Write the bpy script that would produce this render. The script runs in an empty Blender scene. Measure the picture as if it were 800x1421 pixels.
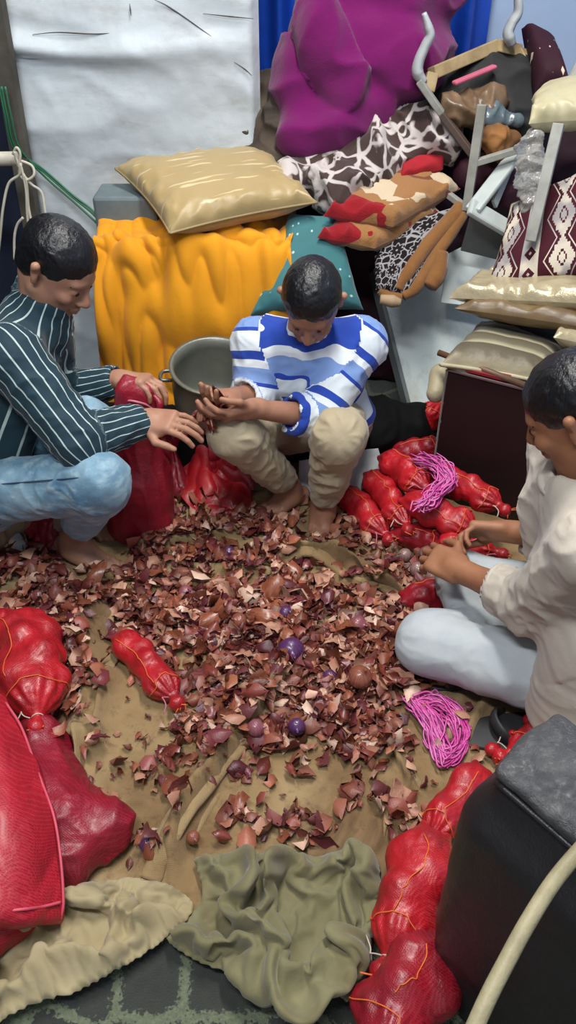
import bpy, bmesh, math, random
import numpy as np
from mathutils import Vector, Matrix, Euler

random.seed(7)
RNG = np.random.default_rng(7)
SC = bpy.context.scene
COL = SC.collection

# ------------------------------------------------------------------ camera
CAM_H, PITCH, FPX = 1.5, math.radians(38.0), 1094.0
CP, SP = math.cos(PITCH), math.sin(PITCH)
cam_d = bpy.data.cameras.new('camera'); cam = bpy.data.objects.new('camera', cam_d); COL.objects.link(cam)
cam.location = (0, 0, CAM_H); cam.rotation_euler = (math.radians(90) - PITCH, 0, 0)
cam_d.sensor_fit = 'VERTICAL'; cam_d.sensor_height = 36.0; cam_d.sensor_width = 36.0
cam_d.lens = FPX / 1421.0 * 36.0; cam_d.clip_start = 0.02
SC.camera = cam

# ------------------------------------------------------------------ light
SC.view_settings.view_transform = 'Standard'; SC.view_settings.look = 'None'
SC.view_settings.gamma = 1.0; SC.view_settings.use_curve_mapping = False
SC.view_settings.exposure = 0.22
w = bpy.data.worlds.new('world'); SC.world = w; w.use_nodes = True
w.node_tree.nodes['Background'].inputs[0].default_value = (0.80, 0.88, 1.0, 1)
w.node_tree.nodes['Background'].inputs[1].default_value = 0.38

def area(name, loc, target, sx, sy, power, col=(1, 1, 1)):
    d = bpy.data.lights.new(name, 'AREA'); d.shape = 'RECTANGLE'; d.size = sx; d.size_y = sy
    d.energy = power; d.color = col
    o = bpy.data.objects.new(name, d); COL.objects.link(o); o.location = loc
    o.rotation_euler = (Vector(target) - Vector(loc)).to_track_quat('-Z', 'Y').to_euler()
    return o
area('tube_lamp_light', (0.25, 1.75, 3.00), (0.05, 1.7, 0), 1.2, 0.25, 60, (1.0, 0.97, 0.92))
area('second_tube_lamp_light', (-0.45, 0.15, 3.00), (0.0, 1.7, 0.1), 1.2, 0.25, 50, (0.93, 0.97, 1.0))

# ------------------------------------------------------------------ picture <-> place
def ray(px, py):
    u = (px - 400.0) / FPX; v = (710.5 - py) / FPX
    return Vector((u, CP + v * SP, -SP + v * CP))
def P(px, py, z=None, y=None):
    d = ray(px, py)
    t = (z - CAM_H) / d.z if z is not None else y / d.y
    return Vector((d.x * t, d.y * t, CAM_H + d.z * t))
def proj(V):
    V = np.asarray(V, float); x, y, z = V[..., 0], V[..., 1], V[..., 2] - CAM_H
    dep = y * CP - z * SP; up = y * SP + z * CP
    return 400 + x / dep * FPX, 710.5 - up / dep * FPX

# ------------------------------------------------------------------ noise
_perm = RNG.permutation(256); _perm = np.concatenate([_perm, _perm, _perm])
_grad = RNG.normal(size=(256, 3)); _grad /= np.linalg.norm(_grad, axis=1)[:, None]
def noise3(p, seed=0):
    p = np.asarray(p, float) + seed * 17.31
    i = np.floor(p).astype(int); f = p - i; i &= 255
    u = f * f * f * (f * (f * 6 - 15) + 10)
    out = np.zeros(p.shape[:-1])
    for dx in (0, 1):
        for dy in (0, 1):
            for dz in (0, 1):
                h = _perm[(_perm[(_perm[(i[..., 0] + dx) & 255] + i[..., 1] + dy) & 255] + i[..., 2] + dz) & 255]
                g = _grad[h]
                dot = g[..., 0] * (f[..., 0] - dx) + g[..., 1] * (f[..., 1] - dy) + g[..., 2] * (f[..., 2] - dz)
                wx = u[..., 0] if dx else 1 - u[..., 0]
                wy = u[..., 1] if dy else 1 - u[..., 1]
                wz = u[..., 2] if dz else 1 - u[..., 2]
                out += wx * wy * wz * dot
    return out
def fbm(p, o=4, seed=0, gain=.5):
    p = np.asarray(p, float); s = 0; a = 1
    for k in range(o): s = s + a * noise3(p * 2 ** k, seed + k * 3); a *= gain
    return s
def ridged(p, o=3, seed=0, sharp=1.0):
    p = np.asarray(p, float); s = 0; a = 1
    for k in range(o):
        s = s + a * (1 - np.minimum(1, np.abs(noise3(p * 2 ** k, seed + 5 * k)) * 2.4 * sharp)) ** 2; a *= .5
    return s
def col3(x, y, z=None):
    return np.stack([x, y, np.zeros_like(x) if z is None else z], -1)

# ------------------------------------------------------------------ objects
WL = {}
def wl(o): return WL.get(o.name, Vector((0, 0, 0)))
def tag(o, label=None, cat=None, group=None, kind=None):
    if label: o['label'] = label
    if cat: o['category'] = cat
    if group: o['group'] = group
    if kind: o['kind'] = kind
    return o
def thing(name, loc, label, cat, group=None):
    o = bpy.data.objects.new(name, None); COL.objects.link(o); o.location = Vector(loc)
    o.empty_display_size = .05
    WL[o.name] = Vector(loc)
    return tag(o, label, cat, group)
def mesh_from(name, V, F, smooth=True):
    me = bpy.data.meshes.new(name)
    V = np.asarray(V, float)
    if isinstance(F, np.ndarray):
        n, k = F.shape
        me.vertices.add(len(V)); me.vertices.foreach_set('co', V.ravel().astype(np.float32))
        me.loops.add(n * k); me.loops.foreach_set('vertex_index', F.ravel().astype(np.int32))
        me.polygons.add(n); me.polygons.foreach_set('loop_start', np.arange(0, n * k, k, dtype=np.int32))
        me.polygons.foreach_set('loop_total', np.full(n, k, dtype=np.int32))
        me.update(calc_edges=True)
    else:
        me.from_pydata([tuple(v) for v in V], [], F); me.update()
    if smooth: me.polygons.foreach_set('use_smooth', np.ones(len(me.polygons), bool))
    return me
def put(name, V, F, mat, parent=None, origin=None, smooth=True, attrs=None, bevel=None):
    """V in world coordinates; one object, origin at its base."""
    V = np.asarray(V, float)
    if origin is None:
        origin = Vector(((V[:, 0].min() + V[:, 0].max()) / 2, (V[:, 1].min() + V[:, 1].max()) / 2, V[:, 2].min()))
    origin = Vector(origin)
    me = mesh_from(name, V - np.array(origin), F, smooth)
    if attrs:
        for k, a in attrs.items():
            a = np.asarray(a, float)
            if a.ndim == 1:
                at = me.attributes.new(k, 'FLOAT', 'POINT'); at.data.foreach_set('value', a.astype(np.float32))
            else:
                at = me.attributes.new(k, 'FLOAT_VECTOR', 'POINT'); at.data.foreach_set('vector', a.astype(np.float32).ravel())
    o = bpy.data.objects.new(name, me); COL.objects.link(o)
    if mat: me.materials.append(mat)
    if parent is not None:
        o.parent = parent; o.location = origin - wl(parent)
    else: o.location = origin
    WL[o.name] = origin
    if bevel:
        m = o.modifiers.new('bevel', 'BEVEL'); m.width = bevel; m.segments = 2; m.limit_method = 'ANGLE'
    return o
def struct(name, V, F, mat, **k):
    o = put(name, V, F, mat, **k); o['kind'] = 'structure'; return o

# ------------------------------------------------------------------ shape makers (return V, F)
def join(parts):
    Vs, Fs, n = [], [], 0
    for V, F in parts:
        V = np.asarray(V, float); Vs.append(V)
        Fs += [tuple(int(i) + n for i in f) for f in F]; n += len(V)
    return np.concatenate(Vs), Fs
def box(c, s, rz=0, R=None):
    c = np.array(c, float); h = np.array(s, float) / 2
    V = np.array([[x, y, z] for x in (-1, 1) for y in (-1, 1) for z in (-1, 1)], float) * h
    if R is None: R = np.array(Matrix.Rotation(rz, 3, 'Z'))
    else: R = np.array(R)
    V = V @ R.T + c
    F = [(0, 1, 3, 2), (4, 6, 7, 5), (0, 4, 5, 1), (2, 3, 7, 6), (0, 2, 6, 4), (1, 5, 7, 3)]
    return V, F
def catmull(pts, n=8):
    pts = [np.array(p, float) for p in pts]
    if len(pts) < 3: return np.array([pts[0] + (pts[-1] - pts[0]) * t for t in np.linspace(0, 1, n + 1)])
    Q = [2 * pts[0] - pts[1]] + pts + [2 * pts[-1] - pts[-2]]; out = []
    for i in range(1, len(Q) - 2):
        for t in np.linspace(0, 1, n, endpoint=False):
            a, b, c, d = Q[i - 1:i + 3]
            out.append(.5 * (2 * b + (c - a) * t + (2 * a - 5 * b + 4 * c - d) * t * t + (3 * b - a - 3 * c + d) * t ** 3))
    out.append(pts[-1]); return np.array(out)
def tube(pts, r, seg=8, n=6, smooth=True, flat=1.0):
    pts = catmull(pts, n) if smooth else np.array([np.array(p, float) for p in pts])
    m = len(pts); r = np.interp(np.linspace(0, 1, m), np.linspace(0, 1, len(r)), r) if np.ndim(r) else np.full(m, r)
    T = np.gradient(pts, axis=0); T /= np.linalg.norm(T, axis=1)[:, None] + 1e-9
    up = np.array([0, 0, 1.]) if abs(T[0][2]) < .9 else np.array([1., 0, 0])
    V = []; N = np.cross(T[0], up); N /= np.linalg.norm(N)
    for i in range(m):
        N = N - T[i] * N.dot(T[i]); N /= np.linalg.norm(N) + 1e-9; B = np.cross(T[i], N)
        for k in range(seg):
            a = 2 * math.pi * k / seg
            V.append(pts[i] + r[i] * (math.cos(a) * N + flat * math.sin(a) * B))
    F = [(i * seg + k, i * seg + (k + 1) % seg, (i + 1) * seg + (k + 1) % seg, (i + 1) * seg + k) for i in range(m - 1) for k in range(seg)]
    F.append(tuple(range(seg - 1, -1, -1))); F.append(tuple((m - 1) * seg + k for k in range(seg)))
    return np.array(V), F
def beam(a, b, w, h, up=(0, 0, 1)):
    a = np.array(a, float); b = np.array(b, float); d = b - a; L = np.linalg.norm(d); d /= L
    s = np.cross(d, np.array(up, float)); s /= np.linalg.norm(s); u = np.cross(s, d)
    return box((a + b) / 2, (L, w, h), R=np.stack([d, s, u], 1))
def lathe(prof, c, seg=32, axis=None):
    V = []
    for r, z in prof:
        for k in range(seg):
            a = 2 * math.pi * k / seg; V.append((r * math.cos(a), r * math.sin(a), z))
    n = len(prof)
    F = [(i * seg + k, i * seg + (k + 1) % seg, (i + 1) * seg + (k + 1) % seg, (i + 1) * seg + k) for i in range(n - 1) for k in range(seg)]
    V = np.array(V)
    if axis is not None: V = V @ np.array(Vector((0, 0, 1)).rotation_difference(Vector(axis)).to_matrix()).T
    return V + np.array(c, float), F
def gridF(nu, nv):
    i, j = np.meshgrid(np.arange(nu - 1), np.arange(nv - 1), indexing='ij')
    a = i * nv + j
    return np.stack([a, a + nv, a + nv + 1, a + 1], -1).reshape(-1, 4)
def vnormals(V, F):
    F = np.asarray(F); a, b, c, d = V[F[:, 0]], V[F[:, 1]], V[F[:, 2]], V[F[:, 3]]
    n = np.cross(c - a, d - b); N = np.zeros_like(V)
    for k in range(4):
        for j in range(3): N[:, j] += np.bincount(F[:, k], n[:, j], len(V))
    return N / (np.linalg.norm(N, axis=1)[:, None] + 1e-12)

# ------------------------------------------------------------------ soft bodies: a distance field made into a quad mesh
# prims: ('c', a, b, ra, rb, k)  ('e', centre, (rx,ry,rz), R, k)  ('b', centre, half, R, round, k); a leading '-' subtracts
def field_val(pr, X, Y, Z):
    t = pr[0].lstrip('-')
    if t == 'c':
        a, b = np.array(pr[1], float), np.array(pr[2], float); ab = b - a; L2 = ab.dot(ab) + 1e-12
        h = np.clip(((X - a[0]) * ab[0] + (Y - a[1]) * ab[1] + (Z - a[2]) * ab[2]) / L2, 0, 1)
        dx, dy, dz = X - a[0] - h * ab[0], Y - a[1] - h * ab[1], Z - a[2] - h * ab[2]
        return np.sqrt(dx * dx + dy * dy + dz * dz) - (pr[3] + (pr[4] - pr[3]) * h)
    c = np.array(pr[1], float); R = np.array(pr[3] if pr[3] is not None else np.eye(3), float)
    x, y, z = X - c[0], Y - c[1], Z - c[2]
    lx = x * R[0, 0] + y * R[1, 0] + z * R[2, 0]; ly = x * R[0, 1] + y * R[1, 1] + z * R[2, 1]; lz = x * R[0, 2] + y * R[1, 2] + z * R[2, 2]
    r = pr[2]
    if t == 'e':
        k0 = np.sqrt((lx / r[0]) ** 2 + (ly / r[1]) ** 2 + (lz / r[2]) ** 2)
        k1 = np.sqrt((lx / r[0] ** 2) ** 2 + (ly / r[1] ** 2) ** 2 + (lz / r[2] ** 2) ** 2)
        return k0 * (k0 - 1) / (k1 + 1e-9)
    rd = pr[4]
    qx, qy, qz = np.abs(lx) - r[0] + rd, np.abs(ly) - r[1] + rd, np.abs(lz) - r[2] + rd
    return np.sqrt(np.maximum(qx, 0) ** 2 + np.maximum(qy, 0) ** 2 + np.maximum(qz, 0) ** 2) + np.minimum(np.maximum(qx, np.maximum(qy, qz)), 0) - rd
def bounds(pr):
    t = pr[0].lstrip('-')
    if t == 'c':
        a, b = np.array(pr[1], float), np.array(pr[2], float); r = max(pr[3], pr[4])
        return np.minimum(a, b) - r, np.maximum(a, b) + r
    c = np.array(pr[1], float); r = max(pr[2]) if t == 'e' else float(np.linalg.norm(pr[2]))
    return c - r, c + r
def soft(prims, vox=.005, floor=None, maxfaces=None):
    lo = np.min([bounds(p)[0] for p in prims if p[0][0] != '-'], axis=0) - 3 * vox
    hi = np.max([bounds(p)[1] for p in prims if p[0][0] != '-'], axis=0) + 3 * vox
    n = np.ceil((hi - lo) / vox).astype(int) + 1
    f = np.full(n, 1.0, np.float32)
    for p in prims:
        k = p[-1]; a, b = bounds(p); m = k + 2.5 * vox
        i0 = np.clip(((a - m - lo) / vox).astype(int), 0, n - 1); i1 = np.clip(((b + m - lo) / vox).astype(int) + 2, 1, n)
        if np.any(i1 <= i0): continue
        ax = [lo[d] + vox * np.arange(i0[d], i1[d]) for d in range(3)]
        X, Y, Z = ax[0][:, None, None], ax[1][None, :, None], ax[2][None, None, :]
        g = field_val(p, X, Y, Z); sl = tuple(slice(i0[d], i1[d]) for d in range(3)); e = f[sl]
        if p[0][0] == '-':
            h = np.clip(.5 - .5 * (e + g) / max(k, 1e-6), 0, 1); f[sl] = e * (1 - h) - g * h + k * h * (1 - h)
        else:
            h = np.clip(.5 + .5 * (e - g) / max(k, 1e-6), 0, 1); f[sl] = e * (1 - h) + g * h - k * h * (1 - h)
    if floor is not None:
        zz = (floor - (lo[2] + vox * np.arange(n[2])))[None, None, :]; f = np.maximum(f, zz)
    f[0] = f[-1] = 1; f[:, 0] = f[:, -1] = 1; f[:, :, 0] = f[:, :, -1] = 1
    s = f < 0
    c = np.zeros(n - 1, np.int8)
    for dx in (0, 1):
        for dy in (0, 1):
            for dz in (0, 1): c += s[dx:n[0] - 1 + dx, dy:n[1] - 1 + dy, dz:n[2] - 1 + dz]
    act = (c > 0) & (c < 8); idx = np.full(n - 1, -1, np.int64); ijk = np.argwhere(act); idx[act] = np.arange(len(ijk))
    acc = np.zeros((len(ijk), 3)); cnt = np.zeros(len(ijk)); C = np.array([(x, y, z) for x in (0, 1) for y in (0, 1) for z in (0, 1)])
    val = [f[ijk[:, 0] + q[0], ijk[:, 1] + q[1], ijk[:, 2] + q[2]] for q in C]
    for a in range(8):
        for b in range(a + 1, 8):
            if abs(C[a] - C[b]).sum() != 1: continue
            va, vb = val[a], val[b]; m = (va < 0) != (vb < 0); t = np.where(m, va / np.where(m, va - vb, 1), 0)
            acc += (C[a] + t[:, None] * (C[b] - C[a])) * m[:, None]; cnt += m
    V = lo + vox * (ijk + acc / cnt[:, None])
    Q = []
    for d in range(3):
        u, v = (d + 1) % 3, (d + 2) % 3
        sa = [slice(1, -1)] * 3; sb = [slice(1, -1)] * 3; sa[d] = slice(0, -1); sb[d] = slice(1, None)
        A = s[tuple(sa)]; B = s[tuple(sb)]; e = np.argwhere(A != B)
        if not len(e): continue
        inside = A[e[:, 0], e[:, 1], e[:, 2]]
        off = np.array([1, 1, 1]); off[d] = 0; e = e + off
        def cell(du, dv):
            q = e.copy(); q[:, u] -= du; q[:, v] -= dv; return idx[q[:, 0], q[:, 1], q[:, 2]]
        q = np.stack([cell(1, 1), cell(0, 1), cell(0, 0), cell(1, 0)], 1); q[~inside] = q[~inside][:, ::-1]; Q.append(q)
    return V, np.concatenate(Q)
def relax(V, F, it=2, lam=.5):
    a = np.concatenate([F[:, 0], F[:, 1], F[:, 2], F[:, 3]]); b = np.concatenate([F[:, 1], F[:, 2], F[:, 3], F[:, 0]])
    i = np.concatenate([a, b]); j = np.concatenate([b, a]); n = np.bincount(i, minlength=len(V))[:, None] + 1e-9
    for _ in range(it):
        S = np.stack([np.bincount(i, V[j, d], len(V)) for d in range(3)], 1) / n; V = V + lam * (S - V)
    return V

# ------------------------------------------------------------------ materials
def lin(c):
    c = [x / 255.0 for x in c[:3]]
    return tuple(x / 12.92 if x <= .04045 else ((x + .055) / 1.055) ** 2.4 for x in c) + (1.0,)
class Mat:
    def __init__(s, name, rough=.6, spec=.5, **k):
        s.m = bpy.data.materials.new(name); s.m.use_nodes = True; s.t = s.m.node_tree; s.b = s.t.nodes['Principled BSDF']
        s.b.inputs['Roughness'].default_value = rough; s.b.inputs['Specular IOR Level'].default_value = spec
        for a, v in k.items(): s.b.inputs[a.replace('_', ' ')].default_value = v
    def n(s, typ, ins=None, **props):
        nd = s.t.nodes.new(typ)
        for k, v in props.items(): setattr(nd, k, v)
        for k, v in (ins or {}).items():
            if isinstance(v, bpy.types.NodeSocket): s.t.links.new(v, nd.inputs[k])
            else: nd.inputs[k].default_value = v
        return nd
    def link(s, a, key): s.t.links.new(a, s.b.inputs[key])
    def coord(s, kind='Object'): return s.n('ShaderNodeTexCoord').outputs[kind]
    def attr(s, name, out='Vector'): return s.n('ShaderNodeAttribute', attribute_name=name).outputs[out]
    def mapping(s, v, scale=(1, 1, 1), rot=(0, 0, 0), loc=(0, 0, 0)):
        return s.n('ShaderNodeMapping', {0: v, 'Scale': scale, 'Rotation': rot, 'Location': loc}).outputs[0]
    def noise(s, v, scale, detail=4, rough=.55, dist=0):
        return s.n('ShaderNodeTexNoise', {'Vector': v, 'Scale': scale, 'Detail': detail, 'Roughness': rough, 'Distortion': dist}).outputs['Fac']
    def ramp(s, fac, stops, interp='LINEAR'):
        r = s.n('ShaderNodeValToRGB', {0: fac}); e = r.color_ramp.elements; r.color_ramp.interpolation = interp
        while len(e) < len(stops): e.new(.5)
        for q, (p, c) in zip(e, stops): q.position = p; q.color = lin(c) if max(c) > 1.001 or len(c) == 3 and max(c) > 1 else (tuple(c) + (1,))[:4]
        return r.outputs[0]
    def grey(s, fac, a, b, interp='LINEAR'):
        r = s.n('ShaderNodeValToRGB', {0: fac}); e = r.color_ramp.elements; r.color_ramp.interpolation = interp
        e[0].position = a; e[0].color = (0, 0, 0, 1); e[1].position = b; e[1].color = (1, 1, 1, 1); return r.outputs[0]
    def mix(s, fac, a, b, mode='MIX'):
        nd = s.n('ShaderNodeMix', data_type='RGBA', blend_type=mode)
        for i, v in ((0, fac), (6, a), (7, b)):
            if isinstance(v, bpy.types.NodeSocket): s.t.links.new(v, nd.inputs[i])
            elif i == 0: nd.inputs[0].default_value = v
            else: nd.inputs[i].default_value = lin(v)
        return nd.outputs[2]
    def math(s, op, a, b=0.0, c=0.0):
        return s.n('ShaderNodeMath', {0: a, 1: b, 2: c}, operation=op).outputs[0]
    def xyz(s, v):
        o = s.n('ShaderNodeSeparateXYZ', {0: v}).outputs; return o[0], o[1], o[2]
    def bump(s, h, strength=.3, dist=.01, prev=None):
        nd = s.n('ShaderNodeBump', {'Height': h, 'Strength': strength, 'Distance': dist})
        if prev is not None: s.t.links.new(prev, nd.inputs['Normal'])
        return nd.outputs[0]
    def base(s, c):
        if isinstance(c, bpy.types.NodeSocket): s.link(c, 'Base Color')
        else: s.b.inputs['Base Color'].default_value = lin(c)
        return s
def cloth_mat(name, c1, c2, scale=6, rough=.85, weave=400, wb=.15, sheen=.15, spec=.25, blot=None):
    m = Mat(name, rough, spec, Sheen_Weight=sheen); v = m.coord()
    f = m.grey(m.noise(v, scale, 5, .6), .3, .7); c = m.mix(f, c1, c2)
    if blot: c = m.mix(m.grey(m.noise(v, blot[1], 3, .6, .5), .52, .68), c, blot[0])
    m.base(c)
    h = m.noise(v, weave, 2); m.link(m.bump(m.noise(v, scale * 6, 4), .25, .008, m.bump(h, wb, .002)), 'Normal')
    return m.m
def flat_mat(name, c, rough=.6, spec=.5, c2=None, scale=8, bump=.1, **k):
    m = Mat(name, rough, spec, **k); v = m.coord()
    if c2 is None: c2 = tuple(int(x * .85) for x in c)
    m.base(m.mix(m.grey(m.noise(v, scale, 5, .6), .35, .65), c, c2))
    if bump: m.link(m.bump(m.noise(v, scale * 8, 4), bump, .004), 'Normal')
    return m.m
# ------------------------------------------------------------------ surface helpers
def seg_dist(X, Y, pts):
    """distance, signed side and run along a polyline in the floor plane"""
    best = np.full(X.shape, 1e9); side = np.zeros(X.shape); run = np.zeros(X.shape); acc = 0
    for a, b in zip(pts[:-1], pts[1:]):
        ax, ay, bx, by = a[0], a[1], b[0], b[1]; dx, dy = bx - ax, by - ay; L2 = dx * dx + dy * dy + 1e-12
        h = np.clip(((X - ax) * dx + (Y - ay) * dy) / L2, 0, 1); ex, ey = X - ax - h * dx, Y - ay - h * dy
        d = np.hypot(ex, ey); m = d < best; best = np.where(m, d, best)
        side = np.where(m, np.sign(dx * ey - dy * ex), side); run = np.where(m, acc + h * math.sqrt(L2), run); acc += math.sqrt(L2)
    return best, side, run / acc
def fold_h(X, Y, px, width, height, sharp=.45, z=.01, n=6):
    """one fold of cloth lying along a line: gentle on one side, steep on the other"""
    pts = catmull([P(a, b, z=z) for a, b in px], n)
    d, s, r = seg_dist(X, Y, pts); d = d * (1 + .35 * noise3(col3(X * 14, Y * 14), 3)); wv = np.where(s > 0, width, width * sharp)
    return height * np.exp(-(d / wv) ** 2) * np.clip(np.minimum(r, 1 - r) * 8 + .15, 0, 1)
def poly_sd(X, Y, poly):
    d, _, _ = seg_dist(X, Y, list(poly) + [poly[0]]); ins = np.zeros(X.shape, bool); n = len(poly)
    for i in range(n):
        x1, y1 = poly[i][:2]; x2, y2 = poly[(i + 1) % n][:2]
        c = ((y1 > Y) != (y2 > Y)) & (X < (x2 - x1) * (Y - y1) / (y2 - y1 + 1e-12) + x1); ins ^= c
    return np.where(ins, d, -d)
GZ = .004
def sheet(rows, nu=60, nv=60, wr=0.0, ws=8, seed=0, ridge=0.0, rs=5, squash=(1, 1, 1)):
    """cloth through rows of points; wr/ridge move it along its normal"""
    R = [catmull(r, 12) for r in rows]; m = min(len(r) for r in R)
    R = [np.stack([np.interp(np.linspace(0, 1, nu), np.linspace(0, 1, len(r)), r[:, k]) for k in range(3)], 1) for r in R]
    S = np.stack([catmull([r[i] for r in R], 12) for i in range(nu)])
    S = np.stack([[np.interp(np.linspace(0, 1, nv), np.linspace(0, 1, S.shape[1]), S[i, :, k]) for k in range(3)] for i in range(nu)]).transpose(0, 2, 1)
    V = S.reshape(-1, 3); F = gridF(nu, nv); N = vnormals(V, F); q = V * np.array(squash)
    d = wr * fbm(q * ws, 3, seed)
    if ridge: d = d + ridge * (ridged((q + .06 * col3(noise3(q * 5, 4), noise3(q * 5, 9), noise3(q * 5, 6))) * rs, 2, seed + 2) - .4)
    V = V + N * d[:, None]
    uv = np.stack(np.meshgrid(np.linspace(0, 1, nu), np.linspace(0, 1, nv), indexing='ij') + [np.zeros((nu, nv))], -1).reshape(-1, 3)
    return V, F, uv
def solid(o, t, off=0):
    m = o.modifiers.new('thickness', 'SOLIDIFY'); m.thickness = t; m.offset = off; return o
def pillow(corners, thick, n=44, wr=.006, pinch=.12, seed=0, sag=0.0):
    """cushion over four corner points (a, b, c, d in order)"""
    a, b, c, d = [np.array(p, float) for p in corners]
    N = np.cross(c - a, d - b); N /= np.linalg.norm(N)
    if N[2] < 0 and abs(N[2]) > .2: N = -N
    t = np.linspace(-1, 1, n); t = np.sign(t) * (1 - (1 - np.abs(t)) ** 1.3); U, W = np.meshgrid(t, t, indexing='ij')
    ue = U * (1 - pinch * (1 - np.abs(W) ** 2) * np.abs(U) ** 3 * .6); we = W * (1 - pinch * (1 - np.abs(U) ** 2) * np.abs(W) ** 3 * .6)
    s, q = (ue + 1) / 2, (we + 1) / 2
    B = ((1 - s) * (1 - q))[..., None] * a + (s * (1 - q))[..., None] * b + (s * q)[..., None] * c + ((1 - s) * q)[..., None] * d
    h = ((1 - U ** 4).clip(0) ** .55 * (1 - W ** 4).clip(0) ** .55)
    edgef = np.exp(-((1 - np.maximum(np.abs(U), np.abs(W))) / .25) ** 2)
    r = wr * fbm(B * 9, 3, seed) + wr * 2.2 * edgef * (ridged(B * 11, 2, seed + 1) - .3)
    top = B + N * ((h * thick / 2 + r * (h > 0) * np.minimum(1, h * 3)))[..., None]; bot = B - N * ((h * thick / 2 - r * .4 * np.minimum(1, h * 3)))[..., None]
    top[..., 2] -= sag * (1 - U ** 2) * (1 - W ** 2); bot[..., 2] -= sag * (1 - U ** 2) * (1 - W ** 2)
    V = np.concatenate([top.reshape(-1, 3), bot.reshape(-1, 3)]); F = gridF(n, n); Fb = F[:, ::-1] + n * n
    uv = np.stack([(U + 1) / 2, (W + 1) / 2, 0 * U], -1).reshape(-1, 3)
    rim = np.concatenate([B[:, 0], B[-1, 1:], B[::-1, -1][1:], B[0, ::-1][1:]])
    return V, np.concatenate([F, Fb]), np.concatenate([uv, uv]), rim
def cushion(name, corners, thick, mat, label, cat='cushion', group=None, piping=None, pr=.004, **k):
    V, F, uv, rim = pillow(corners, thick, **k)
    if piping is None:
        o = put(name, V, F, mat, attrs={'uv3': uv}); tag(o, label, cat, group); return o
    root = thing(name, (V[:, 0].mean(), V[:, 1].mean(), V[:, 2].min()), label, cat, group)
    put('cover', V, F, mat, root, attrs={'uv3': uv})
    Vp, Fp = tube(rim, pr, 6, smooth=False); put('piping', Vp, Fp, piping, root)
    return root
def blob(name, prims, mat, vox=.007, wr=.0, ws=8, ridge=0, rs=6, seed=0, it=2, parent=None, label=None, cat=None, group=None, floor=None, squash=(1, 1, 1), fine=0, fs=30):
    V, F = soft(prims, vox, floor); V = relax(V, F, it); N = vnormals(V, F); q = V * np.array(squash)
    d = wr * fbm(q * ws, 3, seed) if wr else np.zeros(len(V))
    if ridge: d = d + ridge * (ridged((q + .05 * col3(noise3(q * 6, 4), noise3(q * 6, 9), noise3(q * 6, 6))) * rs, 2, seed + 2) - .4)
    if fine: d = d + fine * fbm(q * fs, 2, seed + 7)
    V = V + N * d[:, None]
    if floor is not None: V[:, 2] = np.maximum(V[:, 2], floor + .001)
    o = put(name, V, F, mat, parent)
    if label: tag(o, label, cat, group)
    return o
def quad_slab(corners, thick):
    a = [np.array(p, float) for p in corners]; N = np.cross(a[2] - a[0], a[3] - a[1]); N /= np.linalg.norm(N)
    V = np.array(a + [p - N * thick for p in a]); return V, [(0, 1, 2, 3), (7, 6, 5, 4), (0, 4, 5, 1), (1, 5, 6, 2), (2, 6, 7, 3), (3, 7, 4, 0)]

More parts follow.
